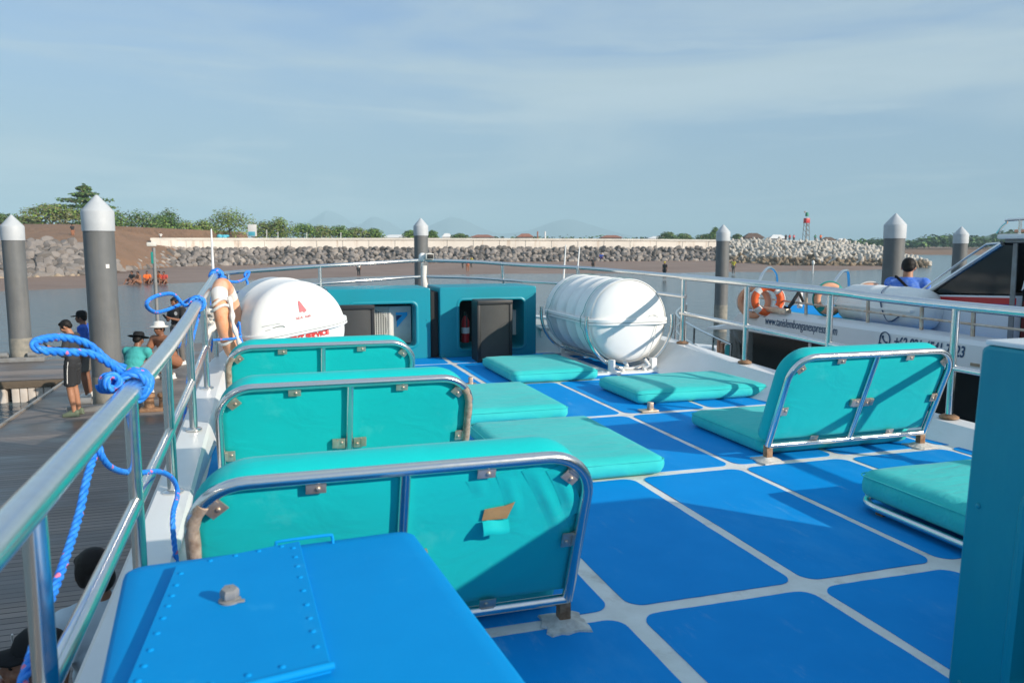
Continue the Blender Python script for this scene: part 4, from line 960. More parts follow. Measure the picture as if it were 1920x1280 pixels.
buoy(Matrix.Translation(at(1439, 562, 10.3)) @ rotM(rz=R(-18)), .165, .045, ('buoy_orange', 'tape_white', 'cloth_white'), 'bright orange lifebuoy with white bands at the bow rail of the neighbouring boat', GB)
buoy(Matrix.Translation(at(1414, 566, 10.5)) @ rotM(rz=R(-52)), .18, .04, ('buoy_faded', 'buoy_faded', 'cloth_white'), 'browned faded lifebuoy standing behind the bright orange one', GB, bands=0)
buoy(Matrix.Translation(at(1555, 560, 9.7)) @ rotM(rz=R(-12)), .155, .042, ('buoy_faded', 'strap_teal', 'strap_teal'), 'faded lifebuoy wound with green line, hung at mid rail on the neighbouring boat', GB)
buoy(Matrix.Translation(at(1630, 566, 10.1)) @ rotM(rz=R(-20)), .20, .042, ('buoy_faded', 'buoy_faded', 'cloth_white'), 'faded orange lifebuoy rising behind the white raft canister on the neighbouring boat', GB, bands=0)
w_ = buoy(Matrix.Translation(at(1776, 572, 9.9)) @ rotM(rz=R(-20)), .24, .05, ('tape_white', 'tape_white', 'cloth_white'), 'white lifebuoy half hidden by the windscreen of the wheelhouse', GB, bands=0)
an = thing('folded_anchor', at(1490, 570, 10.0), 'dark folded anchor leaning on the bow rail of the neighbouring boat', 'anchor')
m_ = MB(); p0, p1 = at(1478, 578, 10.0), at(1498, 548, 10.0); m_.tube([p0, p1], .022, 8); m_.tube([p0 + V((-.06, 0, .02)), p0, p0 + V((.08, 0, .08))], .018, 8); m_.tube([p1, p1 + V((.07, 0, -.12))], .018, 8); m_.build('shank', 'black_plastic', an)
m_ = MB(); m_.box(at(1500, 560, 10.1), (.05, .05, .24), .01); m_.build('white_block', 'gelcoat', an)

# ================================================================== PONTOON, PILES
ZP, ZW = -1.55, -2.05
po = thing('pontoon', (-2.5, 10, ZP), 'dark planked floating pontoon alongside the foreground boat with a side finger on white floats', 'pontoon')
m_ = MB(); m_.box((-2.5, 9.5, ZP - .06), (3.44, 33, .12), .01); m_.box((-10.3, 21.75, ZP - .065), (12.1, 3.5, .115), .01); m_.build('decking', 'pontoon_deck', po)
m_ = MB(); m_.box((-4.245, 6.5, ZP - .05), (.06, 27, .16), .01); m_.box((-4.2, 19.6, ZP - .02), (.10, .8, .06), .02); m_.build('edge_strip', 'steel_dull', po)
m_ = MB(); m_.box((-10.3, 19.97, ZP - .10), (12.1, .06, .16), .01); m_.build('finger_fascia', 'bark', po)
for k in range(8):
    x = -4.95 - k * 1.06
    m_ = MB()
    for q in range(6): m_.box((x - .40 + q * .16, 20.12, ZP - .36), (.15, .3, .40), .03)
    m_.box((x, 20.2, ZP - .58), (.96, .3, .16), .03); m_.box((x, 20.24, ZP - .4), (.94, .3, .5), .02)
    m_.build('float', 'pontoon_white', po)
for y in range(-4, 26, 2):
    m_ = MB(); m_.box((-4.05, y, ZP - .36), (.5, 1.5, .46), .05); m_.build('float', 'rubber', po)
# iron guides the piles run through
for (x, y) in ((-2.83, 16.27), (-6.11, 23.6)):
    m_ = MB(); m_.box((x, y - .42, ZP + .05), (1.25, .14, .11), .01); m_.box((x, y + .42, ZP + .05), (1.25, .14, .11), .01); m_.box((x - .5, y, ZP + .04), (.12, .8, .09), .01); m_.box((x + .5, y, ZP + .04), (.12, .8, .09), .01)
    for q in (-.33, .33): m_.lathe([(.07, -.1), (.07, .1)], 12, Matrix.Translation((x + q, y - .3, ZP + .16)) @ rotM(ry=R(90)))
    m_.build('pile_guide', 'grey_paint', po)
GPI = 'grey mooring piles with pale conical caps'
def pile(x, y, ztip, label, r=.26, seed=0):
    t = thing('mooring_pile', (x, y, ZW), label, 'pile', GPI)
    zc = ztip - ZW; 
    m_ = MB(); m_.lathe([(r, -1.5), (r, .95), (r, zc - .62)], 36); m_.build('tube', 'pile_grey', t, local=True)
    m_ = MB(); prof = []
    for k in range(12):
        z = -.3 + k * .125; prof.append((r + .006 + .004 * noise.noise(V((k, seed, 0))), z))
    m_.lathe(prof, 36); m_.build('barnacled_foot', 'pile_scuffed', t, local=True)
    m_ = MB(); m_.lathe([(r + .015, zc - .65), (r + .018, zc - .30), (r + .012, zc - .285), (r * .55, zc - .135), (.02, zc), (.001, zc)], 36); m_.build('cap', 'pile_cap', t, local=True)
st_ = thing('sticker', (0, 0, 0), 'small white paper scrap stuck on the biggest pile', 'sticker', T=Matrix.Translation((-2.83, 16.27, 1.02))); m_ = MB(); m_.lathe([(.263, 0), (.263, .07)], 4, a0=R(-62), a1=R(-48)); m_.build('paper', 'tape_white', st_, local=True)
pile(-2.83, 16.27, 2.34, 'tallest looking mooring pile, rising through the pontoon beside the man in black', seed=1)
pile(-6.11, 23.6, 2.20, 'mooring pile standing on the finger pontoon at the far left', seed=2)
p = at(790, 500, 30); pile(p.x, p.y, 2.42, 'mooring pile in the water behind the security camera on the bow rail', seed=3)
p = at(1354, 500, 32); pile(p.x, p.y, 2.23, 'mooring pile in the water before the pale breakwater blocks', seed=4)
p = at(1676, 470, 21); pile(p.x, p.y, 2.25, 'thick looking mooring pile behind the man in the blue shirt', seed=5)
p = at(1800, 470, 31); pile(p.x, p.y, 2.13, 'mooring pile behind the slanted windscreen rail of the neighbouring boat', seed=6)
lp_ = thing('lamp_post', (-3.07, 26.0, ZP), 'slim grey lamp post with a pale box lamp at the pontoon end', 'lamp post')
m_ = MB(); m_.tube([(0, 0, 0), (.0, 0, 2.9)], .05, 12); m_.lathe([(.12, 0), (.12, .02), (.06, .05)], 12); m_.build('pole', 'grey_paint', lp_, local=True)
m_ = MB(); m_.box((-.05, 0, 3.0), (.26, .18, .12), .03); m_.build('lamp_head', 'ac_white', lp_, local=True)
m_ = MB(); m_.box((-.05, -.05, 2.6), (.06, .05, .35), .01); m_.build('control_box', 'strap_teal', lp_, local=True)
bl = thing('bollard', (-1.95, 15.55, ZP), 'rusty mooring bollard with a thick white cord at the foot of the big pile', 'bollard')
m_ = MB(); m_.box((0, 0, .03), (.5, .3, .06), .01); m_.lathe([(.09, .05), (.08, .22), (.11, .26), (.10, .32), (.001, .33)], 14, Matrix.Translation((-.1, 0, 0))); m_.lathe([(.09, .05), (.08, .22), (.11, .26), (.10, .32), (.001, .33)], 14, Matrix.Translation((.15, 0, 0))); m_.build('casting', 'rust', bl, local=True)

# ================================================================== WATER, BEACH, BREAKWATER
m_ = MB(); S_ = 9000; m_.add([(-S_, -S_, ZW), (S_, -S_, ZW), (S_, S_, ZW), (-S_, S_, ZW)], [(0, 1, 2, 3)])
tag(m_.build('water', 'water', smooth=None), kind='structure')
WLINE = [(-900, 575), (-500, 566), (-150, 555), (0, 549), (170, 542), (300, 536), (420, 531), (600, 524.5), (800, 518.5), (1000, 515.5), (1200, 515.5), (1340, 513), (1450, 512.5), (1600, 508.5), (1690, 504), (1735, 499.5)]
FOOT = [(-900, 560, 62), (-500, 545, 68), (-150, 526, 72), (0, 520, 74.5), (165, 515, 80), (230, 507, 93), (330, 500, 108), (500, 496, 122), (1000, 490.5, 138), (1365, 488.5, 152), (1450, 497, 128), (1550, 497.5, 124), (1640, 498, 122), (1730, 497.5, 122)]
def interp(tab, x):
    for a_, b_ in zip(tab, tab[1:]):
        if x <= b_[0]:
            t = (x - a_[0]) / (b_[0] - a_[0]); return [a_[i] + (b_[i] - a_[i]) * t for i in range(1, len(a_))]
    return list(tab[-1][1:])
rows = []
xs = [-900 + 2640 * k / 88 for k in range(89)]
for x in xs:
    wl = atz(x, interp(WLINE, x)[0], ZW - .03); y, d = interp(FOOT, x); ft = at(x, y, d); row = []
    for k in range(9):
        t = k / 8; p = wl.lerp(ft, t); p.z += .10 * noise.noise(V((p.x * .12, p.y * .12, 3))) * math.sin(math.pi * t) + .05 * noise.noise(V((p.x * .5, p.y * .5, 7))) * min(1, t * 2)
        if k == 0: p.z = ZW - .06
        row.append(p)
    back = ft + GF * 14; row.append(V((back.x, back.y, ft.z - .1))); rows.append(row)
m_ = MB(); m_.loft(rows, closed=False); tag(m_.build('beach', 'mud', smooth=80), kind='structure')
# hill and land behind
HILL = [(-900, 455, 70, 400, 92), (-500, 450, 74, 408, 96), (-150, 447, 78, 417, 100), (0, 446, 80, 420, 100), (100, 448, 82, 420, 100), (165, 458, 85, 421, 101), (210, 474, 90, 437, 104), (240, 484, 95, 446, 108), (270, 490, 99, 455, 110), (290, 494, 101, 469, 111), (335, 499, 107, 490, 112)]
rows = []
for k in range(45):
    x = -900 + 1235 * k / 44; y0, d0, y1, d1 = interp(HILL, x); f, fd = interp(FOOT, x)
    A0 = at(x, f, fd); A = at(x, y0, d0); B = at(x, y1, d1); row = [A0 + V((0, 0, -.3)), A + V((0, 0, -.45))]
    for q in range(1, 9):
        t = q / 8; p = A.lerp(B, t); p.z += (.5 * noise.noise(V((p.x * .12, p.y * .12, 1))) + .18 * noise.noise(V((p.x * .6, p.y * .6, 4)))) * math.sin(math.pi * t) - (.45 * (1 - t)); row.append(p)
    C_ = B + GF * 60; row.append(V((C_.x, C_.y, min(B.z, .2) if x > 190 else B.z))); rows.append(row)
m_ = MB(); m_.loft(rows, closed=False); tag(m_.build('hillside', 'earth', smooth=80), kind='structure')
WALL = [(283, 446.0, 112), (330, 446, 119), (500, 446.3, 129), (800, 446.3, 140), (1000, 447, 146), (1200, 448, 153), (1365, 449.5, 162), (1470, 450.5, 166), (1590, 451.5, 168)]
rows = []
for k in range(30):
    x = 283 + (1590 - 283) * k / 29; y, d = interp(WALL, x); p = at(x, y, d); rows.append([V((p.x, p.y, .6)) + GF * .6, V((p.x, p.y, .55)) + GF * 40, V((p.x, p.y, .5)) + GF * 420])
m_ = MB(); m_.loft(rows, closed=False); tag(m_.build('land', 'earth', smooth=None), kind='structure')
# sea wall with a coping
rows = []; rows2 = []
for k in range(80):
    x = 283 + (1590 - 283) * k / 79; y, d = interp(WALL, x); p = at(x, y, d); zt = p.z; zb = .55
    q = V((p.x, p.y, 0)); n = -GF
    rows.append([q + V((0, 0, zb - 1.5)), q + V((0, 0, zt - .34)), q + GF * .8 + V((0, 0, zt - .34)), q + GF * .8 + V((0, 0, zb - 1.5))])
    rows2.append([q + n * .22 + V((0, 0, zt - .34)), q + n * .22 + V((0, 0, zt - .06)), q + n * .17 + V((0, 0, zt)), q + GF * 1.0 + V((0, 0, zt)), q + GF * 1.0 + V((0, 0, zt - .34))])
sw = thing('sea_wall', at(800, 460, 140), 'long low concrete sea wall with rust streaks on the breakwater', 'wall')
m_ = MB(); m_.loft(rows, cap0=True, cap1=True); m_.build('wall_face', 'seawall', sw, smooth=None)
m_ = MB(); m_.loft(rows2, cap0=True, cap1=True); m_.build('coping', 'concrete', sw, smooth=30)
# expansion joints and buttress strips
m_ = MB()
for k in range(26):
    x = 300 + k * 49; y, d = interp(WALL, x); p = at(x, y, d); m_.box((p.x - GF.x * .03, p.y - GF.y * .03, p.z - 1.0), (.06, .1, 1.3), 0)
m_.build('joint', 'concrete', sw)
# rubble core below the wall
rows = []
for k in range(60):
    x = 240 + (1400 - 240) * k / 59; f, fd = interp(FOOT, x); A = at(x, f, fd); y, d = interp(WALL, max(283, x)); B = at(max(x, 240), y, d if x >= 283 else fd + 4); zz = .75 if x > 300 else -.6
    rows.append([A + V((0, 0, -.5)), V((B.x, B.y, zz - .3))])
m_ = MB(); m_.loft(rows, closed=False); tag(m_.build('embankment', 'rock_dark', smooth=None), kind='structure')

# boulders -----------------------------------------------------------
def boulder_mesh(seed, mt):
    rnd = random.Random(seed); bm = bmesh.new(); bmesh.ops.create_icosphere(bm, subdivisions=2, radius=.5)
    pl = [(V((rnd.uniform(-1, 1), rnd.uniform(-1, 1), rnd.uniform(-1, 1))).normalized(), rnd.uniform(.26, .42)) for _ in range(9)]
    for v in bm.verts:
        for n, d in pl:
            e = v.co.dot(n) - d
            if e > 0: v.co -= n * e * .92
        v.co *= 1 + .12 * noise.noise(v.co * 3 + V((seed, 0, 0)))
        v.co = V((v.co.x * 1.15, v.co.y * .95, v.co.z * .82))
    me = bpy.data.meshes.new('boulder'); bm.to_mesh(me); bm.free(); me.materials.append(M[mt]); 
    me.polygons.foreach_set('use_smooth', [True] * len(me.polygons)); me.set_sharp_from_angle(angle=R(28)); return me
BM = [boulder_mesh(k, mt) for k, mt in enumerate(['rock', 'rock_pale', 'rock', 'rock_dark', 'rock_pale', 'rock', 'rock', 'rock_dark'])]
BS = [boulder_mesh(40 + k, 'sandstone') for k in range(3)]
rnd = random.Random(11)
def put(me, name, p, s, label, cat, group):
    o = bpy.data.objects.new(name, me); COL.objects.link(o); o.location = p; o.scale = (s * rnd.uniform(.85, 1.25), s * rnd.uniform(.85, 1.2), s * rnd.uniform(.8, 1.15))
    o.rotation_euler = (rnd.uniform(-.6, .6), rnd.uniform(-.6, .6), rnd.uniform(0, 6.28)); return tag(o, label, cat, group)
spots = []
for k in range(11):                        # big armour stones below the hill
    for q in range(30):
        x = -230 + q * 15.5 + (k % 2) * 7 + rnd.uniform(-4, 4)
        if x > 225: continue
        f, fd = interp(FOOT, x); y0, d0, *_ = interp(HILL, x); t = (k + rnd.uniform(-.25, .25)) / 10
        if x > 165 and t > .55: continue
        spots.append((at(x, f, fd).lerp(at(x, y0, d0), max(0, t)), rnd.uniform(.95, 1.75), 0))
n_left = len(spots)
line = []
for k in range(6):
    n = 118
    for q in range(n):
        x = 236 + (1395 - 236) * (q + rnd.uniform(-.3, .3)) / n; f, fd = interp(FOOT, x); A = at(x, f, fd); y, d = interp(WALL, max(283, x)); B = at(x, y, d if x >= 290 else fd + 5); B.z = .72 if x > 300 else -.5
        t = (k + rnd.uniform(-.3, .3)) / 5.3; line.append((A.lerp(B, max(0, t)) + V((0, 0, .05)), rnd.uniform(.85, 1.45), 1))
line.sort(key=lambda a: (a[0] - CP).length)
n_ind = max(0, 297 - n_left)
for p, s, kx in spots[:290]:
    put(rnd.choice([BM[0], BM[2], BM[3], BM[5], BM[6], BM[7]]), 'boulder', p, s, 'large grey armour boulder heaped below the bare brown hill', 'boulder', 'large armour boulders below the hill')
for p, s, kx in line[:n_ind]:
    put(rnd.choice(BM), 'boulder', p, s, 'grey boulder in the slope at the near end of the sea wall', 'boulder', 'boulders at the near end of the sea wall')
m_ = MB()
for p, s, kx in line[n_ind:]:
    me = rnd.choice(BM); T = Matrix.Translation(p) @ rotM(rnd.uniform(-.6, .6), rnd.uniform(-.6, .6), rnd.uniform(0, 6.3)) @ Matrix.Diagonal((s * rnd.uniform(.85, 1.25), s * rnd.uniform(.85, 1.2), s * rnd.uniform(.8, 1.15), 1))
    m_.add([v.co for v in me.vertices], [tuple(q.vertices) for q in me.polygons], T, {'rock': 0, 'rock_pale': 1, 'rock_dark': 2}[me.materials[0].name])
tag(m_.build('boulder_slope', ['rock', 'rock_pale', 'rock_dark'], fixn=False, smooth=28), kind='stuff')
for q in range(26):
    x = -120 + q * 11 + rnd.uniform(-3, 3); f, fd = interp(FOOT, x)
    put(rnd.choice(BS), 'flat_stone', at(x, f + 2 + rnd.uniform(0, 7), fd - 1), rnd.uniform(.6, 1.2), 'pale sandy stone at the foot of the armour boulders', 'stone', 'pale stones along the mud')
# tetrapods -----------------------------------------------------------
def tetra_mesh(mt):
    m_ = MB(); dirs = [V((0, 0, 1))] + [V((math.cos(t) * .943, math.sin(t) * .943, -.333)) for t in (0, 2.094, 4.189)]
    for d in dirs: m_.tube([(0, 0, 0), d * .25, d * .62, d * .66], [.26, .25, .17, .12], 8)
    o = m_.build('tetrapod', mt); me = o.data; bpy.data.objects.remove(o); return me
TM = [tetra_mesh('tetra'), tetra_mesh('tetra_wet')]
cand = []
TOPL = [(1365, 455, 160), (1400, 452.5, 160), (1480, 452, 158), (1580, 452.5, 156), (1640, 463, 146), (1690, 480, 134), (1735, 496, 124)]
for k in range(9):
    for q in range(36):
        x = 1372 + q * 10.2 + (k % 2) * 5 + rnd.uniform(-3, 3); f, fd = interp(FOOT, max(1400, x)) if x > 1400 else (492, 140)
        ty, td = interp(TOPL, x); t = (k + rnd.uniform(-.3, .3)) / 8
        if t < -.02: t = 0
        A = at(x, f, fd); B = at(x, ty, td); p = A.lerp(B, min(1, t)); p.z += .25 * math.sin(math.pi * min(1, t))
        cand.append((p, t))
cand = cand[:298]
rows = []
for k in range(20):
    x = 1368 + 368 * k / 19; f, fd = interp(FOOT, max(1400, x)) if x > 1400 else (492, 140); ty, td = interp(TOPL, x); A = at(x, f, fd); B = at(x, ty, td); rows.append([A + V((0, 0, -1)), B + V((0, 0, -.7)), B + GF * 25 + V((0, 0, -1.0)), B + GF * 30 + V((0, 0, -4))])
m_ = MB(); m_.loft(rows, closed=False); tag(m_.build('mole_core', 'tetra_wet', smooth=None), kind='structure')
for p, t in cand:
    o = bpy.data.objects.new('tetrapod', TM[1] if t < .16 + rnd.uniform(-.1, .12) else TM[0]); COL.objects.link(o); o.location = p; s = rnd.uniform(1.15, 1.45); o.scale = (s, s, s)
    o.rotation_euler = (rnd.uniform(0, 6.3), rnd.uniform(0, 6.3), rnd.uniform(0, 6.3)); tag(o, 'pale concrete tetrapod heaped at the tip of the breakwater', 'tetrapod', 'tetrapods on the breakwater tip')

# far shore ------------------------------------------------------------
rows = []
for k in range(40):
    x = 1380 + 1300 * k / 39; A = atz(x, 478, ZW - .02); row = [A, A + GF * 6 + V((0, 0, .7)), A + GF * 40 + V((0, 0, 1.3)), A + GF * 400 + V((0, 0, 2))]; rows.append(row)
m_ = MB(); m_.loft(rows, closed=False); tag(m_.build('far_shore', 'earth', smooth=60), kind='structure')
def leaf_quads(mb, c, rad, n, size, rnd, flat=1., mats=(0, 1, 2), wts=(6, 3, 2)):
    for _ in range(n):
        d = V((rnd.gauss(0, 1), rnd.gauss(0, 1), rnd.gauss(0, 1))).normalized(); r = rnd.random() ** .45
        p = V(c) + V((d.x * rad[0], d.y * rad[1], d.z * rad[2])) * r
        n_ = (d + V((rnd.uniform(-1, 1), rnd.uniform(-1, 1), rnd.uniform(-.2, 1.2))) * .9).normalized(); a_, b_ = basis(n_); s = size * rnd.uniform(.6, 1.4)
        a_ = a_ * s; b_ = b_ * s * rnd.uniform(.5, .9)
        mb.add([p - a_, p - b_ * .8, p + a_, p + b_ + n_ * s * .25], [(0, 1, 2), (0, 2, 3)], None, rnd.choices(mats, wts)[0])
TP = [(1560, 447), (1590, 449), (1640, 446), (1690, 450), (1715, 452), (1735, 441), (1770, 437), (1800, 439), (1850, 445), (1875, 432), (1905, 428), (1960, 424), (2100, 415), (2600, 420)]
m_ = MB(); rnd = random.Random(5)
for k in range(210):
    x = 1560 + 900 * (k / 210) ** 1.25; d = rnd.uniform(330, 420); y = interp(TP, x)[0] + rnd.uniform(-1, 7); zt = at(x, y, d).z; p = at(x, 470, d); zb = 0.
    h = max(2.5, zt - zb); leaf_quads(m_, (p.x, p.y, zb + h * .55), (5.0, 4, h * .5), 70, .85, rnd)
tag(m_.build('treeline', ['leaf_far', 'leaf', 'leaf_dark'], smooth=None, fixn=False), kind='stuff')
m_ = MB()
for k in range(60):
    x = 815 + 560 * k / 60 + rnd.uniform(-5, 5); d = rnd.uniform(330, 440); zt = at(x, rnd.choice([445, 443, 446, 441, 444]), d).z; p = at(x, 460, d)
    leaf_quads(m_, (p.x, p.y, zt * .55 + .3), (4.5, 4, max(1.5, zt * .5)), 34, .9, rnd)
tag(m_.build('treeline', ['leaf_far', 'leaf', 'leaf_dark'], smooth=None, fixn=False), kind='stuff')
# hill on the right horizon and the far volcanoes
def ridge(name, pts, d, zb, mt, label_kind='structure', rough=0., dep=.5):
    rows = []; rnd = random.Random(len(pts))
    P = crom([V((x, y, 0)) for x, y in pts], 8)
    for p in P:
        q = at(p.x, p.y + rough * noise.noise(V((p.x * .08, 1, 2))), d); hgt = q.z - zb
        rows.append([V((q.x, q.y, zb)) - GF * hgt * 2.2, q - GF * hgt * .9 - V((0, 0, hgt * .5)), q, q + GF * hgt * 2.5 - V((0, 0, hgt))])
    m_ = MB(); m_.loft(rows, closed=False); return tag(m_.build(name, mt, smooth=80), kind=label_kind)
ridge('hills', [(1690, 462), (1740, 446), (1780, 441), (1830, 447), (1870, 437), (1930, 431), (2050, 420), (2300, 440), (2500, 458)], 900, -3, 'leaf_far', rough=3)
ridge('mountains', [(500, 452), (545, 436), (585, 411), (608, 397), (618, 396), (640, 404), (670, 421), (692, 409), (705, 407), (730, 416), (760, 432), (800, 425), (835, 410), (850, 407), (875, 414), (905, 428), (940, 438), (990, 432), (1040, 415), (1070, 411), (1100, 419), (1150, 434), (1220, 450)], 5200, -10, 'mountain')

# individual trees -----------------------------------------------------
def tree(name, x, yt, yb, d, wpx, label, group, mats, lobes=7, layered=False, seed=0, trunk=True):
    rnd = random.Random(seed * 13 + 5); zt = at(x, yt, d).z; zb = at(x, yb, d).z; b_ = at(x, 455, d); b_.z = 0
    base_z = min(zb, 1.0) - .5; w = wpx * d / F * (1.28 if not layered else 1.1); h = zt - base_z; ch = (yb - yt) * d / F * .98
    t = thing(name, (b_.x, b_.y, base_z), label, 'tree', group)
    m_ = MB(); top = h * .9; k = max(.07, h * .02)
    m_.tube(crom([(0, 0, 0), (rnd.uniform(-.2, .2), 0, h * .4), (rnd.uniform(-.4, .4), 0, top)], 4), [k * (1.3 - q / 8 * 1.1) for q in range(9)], 7)
    for q in range(6):
        a_ = rnd.uniform(0, 6.28); z0 = h * rnd.uniform(.35, .7); e = w * .36
        m_.tube([(0, 0, z0), (math.cos(a_) * e * .5, math.sin(a_) * e * .5, z0 + h * .1), (math.cos(a_) * e, math.sin(a_) * e, z0 + h * .17)], [k * .5, k * .35, k * .15], 5)
    m_.build('trunk', 'bark', t, local=True)
    m_ = MB(); sz = max(.17, 1.5 * d / F)
    if layered:
        for q, wf in enumerate((.62, .95, 1.0, .80, .52, .26, .12)):
            f = q / 6; z = h - ch * (.90 - .87 * f); rr_ = w * .5 * wf
            for s in range(9):
                a_ = 6.28 * s / 9 + q * 1.3 + rnd.uniform(-.3, .3); L_ = rr_ * rnd.uniform(.75, 1.15)
                for e in (.35, .7, 1.0): leaf_quads(m_, (math.cos(a_) * L_ * e, math.sin(a_) * L_ * e * .8, z - ch * .035 * e + rnd.uniform(-.03, .03) * ch), (rr_ * .22 + .3, rr_ * .22 + .3, ch * rnd.uniform(.03, .06)), 44, sz, rnd)
            leaf_quads(m_, (0, 0, z), (rr_ * .5, rr_ * .5, ch * .12), 150, sz, rnd)
        leaf_quads(m_, (0, 0, h - ch * .72), (w * .34, w * .3, ch * .26), 420, sz, rnd)
    else:
        for q in range(lobes):
            f = (q + .5) / lobes; a_ = q * 2.4 + seed; e = w * .5 * .62 * math.sqrt(f); zc = h - ch * (.30 + .42 * f * rnd.uniform(.6, 1.2))
            s_ = rnd.uniform(.75, 1.15); leaf_quads(m_, (math.cos(a_) * e, math.sin(a_) * e * .8, zc), (w * .30 * s_, w * .27 * s_, ch * .30 * s_), 200, sz, rnd)
        leaf_quads(m_, (0, 0, h - ch * .22), (w * .26, w * .26, ch * .22), 160, sz, rnd)
        leaf_quads(m_, (0, 0, h - ch * .8), (w * .56, w * .4, ch * .28), 320, sz, rnd)
    m_.build('crown', mats, t, local=True, smooth=None, fixn=False)
A_, B_, C_, D_ = ['leaf', 'leaf_light', 'leaf_dark'], ['leaf_light', 'leaf_olive', 'leaf'], ['leaf_dark', 'leaf', 'leaf_olive'], ['leaf_olive', 'leaf_light', 'leaf']
GT = 'trees behind the sea wall and hill'
TL_ = [('leafy_tree', 100, 379, 421, 118, 96, 'yellowish round bush on top of the bare hill, left of the tiered tree', D_, 9, 0),
 ('tiered_tree', 164, 350, 426, 128, 130, 'tall tree with flat tiered branches behind the biggest pile', C_, 7, 1),
 ('leafy_tree', 8, 399, 424, 128, 70, 'small dark tree at the very left edge on the hill top', C_, 6, 0),
 ('leafy_tree', 55, 404, 424, 130, 50, 'low tree between the left edge and the yellowish hill bush', D_, 5, 0),
 ('leafy_tree', 213, 395, 445, 128, 56, 'green tree just right of the biggest pile cap', A_, 6, 0),
 ('leafy_tree', 262, 392, 446, 134, 76, 'dense dark tree right of the big pile, above the blue tarpaulins', C_, 8, 0),
 ('leafy_tree', 318, 388, 447, 140, 42, 'narrow upright dark tree at the start of the sea wall', C_, 6, 0),
 ('leafy_tree', 300, 398, 447, 138, 60, 'rounded green tree at the start of the sea wall', A_, 6, 0),
 ('leafy_tree', 352, 412, 448, 142, 60, 'low light green tree behind the sea wall left of the aerial', B_, 6, 0),
 ('leafy_tree', 385, 409, 448, 144, 40, 'small yellowish tree right behind the bow aerial', B_, 5, 0),
 ('leafy_tree', 430, 386, 449, 148, 84, 'broad yellow green tree with a pointed top right of the bow aerial', B_, 11, 0),
 ('leafy_tree', 497, 412, 449, 152, 50, 'light green tree right of the white and blue board', D_, 6, 0),
 ('leafy_tree', 524, 405, 449, 152, 44, 'taller light green tree right of the white and blue board', B_, 7, 0),
 ('leafy_tree', 568, 416, 449, 156, 52, 'light green tree with a thin leaning top above the raft canister', A_, 6, 0),
 ('leafy_tree', 602, 421, 449, 158, 46, 'mid green tree just left of the two people on the wall', D_, 6, 0),
 ('leafy_tree', 637, 421, 449, 160, 44, 'mid green tree just right of the two people on the wall', A_, 6, 0),
 ('leafy_tree', 668, 425, 449, 162, 42, 'low green tree in the middle of the sea wall', D_, 5, 0),
 ('leafy_tree', 701, 427, 449, 164, 34, 'last low tree of the row toward the middle pile', A_, 5, 0),
 ('leafy_tree', 768, 431, 449, 168, 26, 'small round tree touching the left of the middle pile', A_, 4, 0),
 ('leafy_tree', 810, 431, 449, 168, 22, 'small round tree touching the right of the middle pile', A_, 4, 0),
 ('leafy_tree', 862, 437, 450, 190, 30, 'tiny low tree right of the white hut behind the wall', C_, 4, 0),
 ('leafy_tree', 1252, 434, 452, 230, 36, 'rounded far tree in the cluster left of the far grey pile', C_, 5, 0),
 ('leafy_tree', 1281, 437, 452, 235, 30, 'smaller far tree of the cluster left of the far grey pile', C_, 5, 0),
 ('leafy_tree', 1325, 438, 452, 230, 34, 'low far tree touching the left of the far grey pile', C_, 5, 0),
 ('leafy_tree', 1340, 425, 452, 230, 18, 'slender far tree touching the left of the far grey pile', A_, 5, 0),
 ('leafy_tree', 1382, 438, 452, 235, 22, 'low far tree just right of the far grey pile', C_, 4, 0)]
for k, (nm, x, yt, yb, d, w, lab, mt_, lb, lay) in enumerate(TL_): tree(nm, x, yt, yb, d, w, lab, GT, mt_, lb, bool(lay), k)

# small things behind the wall
def blockhouse(name, x, y, d, w, h, label, wall, roof, cat='hut'):
    p = at(x, y, d); t = thing(name, (p.x, p.y, p.z - h), label, cat, T=Matrix.Translation((p.x, p.y, p.z - h)) @ Matrix.Rotation(-YAW, 4, 'Z'))
    m_ = MB(); m_.box((0, 0, h * .3 - .5), (w, w * .7, h * .6 + 1), .02); m_.build('wall', wall, t, local=True)
    m_ = MB(); m_.add([(-w * .6, -w * .45, h * .58), (w * .6, -w * .45, h * .58), (w * .6, w * .45, h * .58), (-w * .6, w * .45, h * .58), (-w * .25, 0, h), (w * .25, 0, h)], [(0, 1, 5, 4), (2, 3, 4, 5), (1, 2, 5), (3, 0, 4), (0, 1, 2, 3)]); m_.build('roof', roof, t, local=True, smooth=None)
for a_ in (('house', 838, 437.5, 240, 2.6, 2.6, 'tiny white hut right of the middle pile behind the wall', 'tent_white', 'tent_white'),
           ('house', 905, 440, 330, 9, 2.5, 'far low roof right of the tiny tree behind the wall', 'tetra', 'roof_tile'),
           ('house', 985, 438, 320, 6, 3.2, 'far red gabled roof left of the twin masts', 'tetra', 'roof_tile'),
           ('house', 1146, 441, 330, 8, 2.4, 'far red roof left of the pale dome behind the wall', 'tetra', 'roof_tile'),
           ('house', 1233, 443, 300, 7, 2.2, 'pale low roof left of the far tree cluster', 'tent_white', 'tent_white'),
           ('house', 742, 440, 240, 7, 2.2, 'pale grey roof left of the middle pile behind the wall', 'concrete', 'tent_white'),
           ('house', 1412, 437, 210, 4.6, 3.0, 'brown hipped roof pavilion right of the far grey pile', 'concrete', 'roof_brown'),
           ('house', 1457, 440, 210, 4.2, 2.4, 'white pointed tent between brown pavilion and beacon tower', 'tent_white', 'tent_white'),
           ('house', 1553, 444.5, 200, 3.0, 2.0, 'small white hut with dark roof right of the beacon tower', 'tent_white', 'roof_brown'),
           ('house', 1578, 447, 200, 2.4, 1.5, 'little white box at the end of the mole', 'tent_white', 'tent_white')): blockhouse(*a_, cat='house' if a_[3] else 'house')
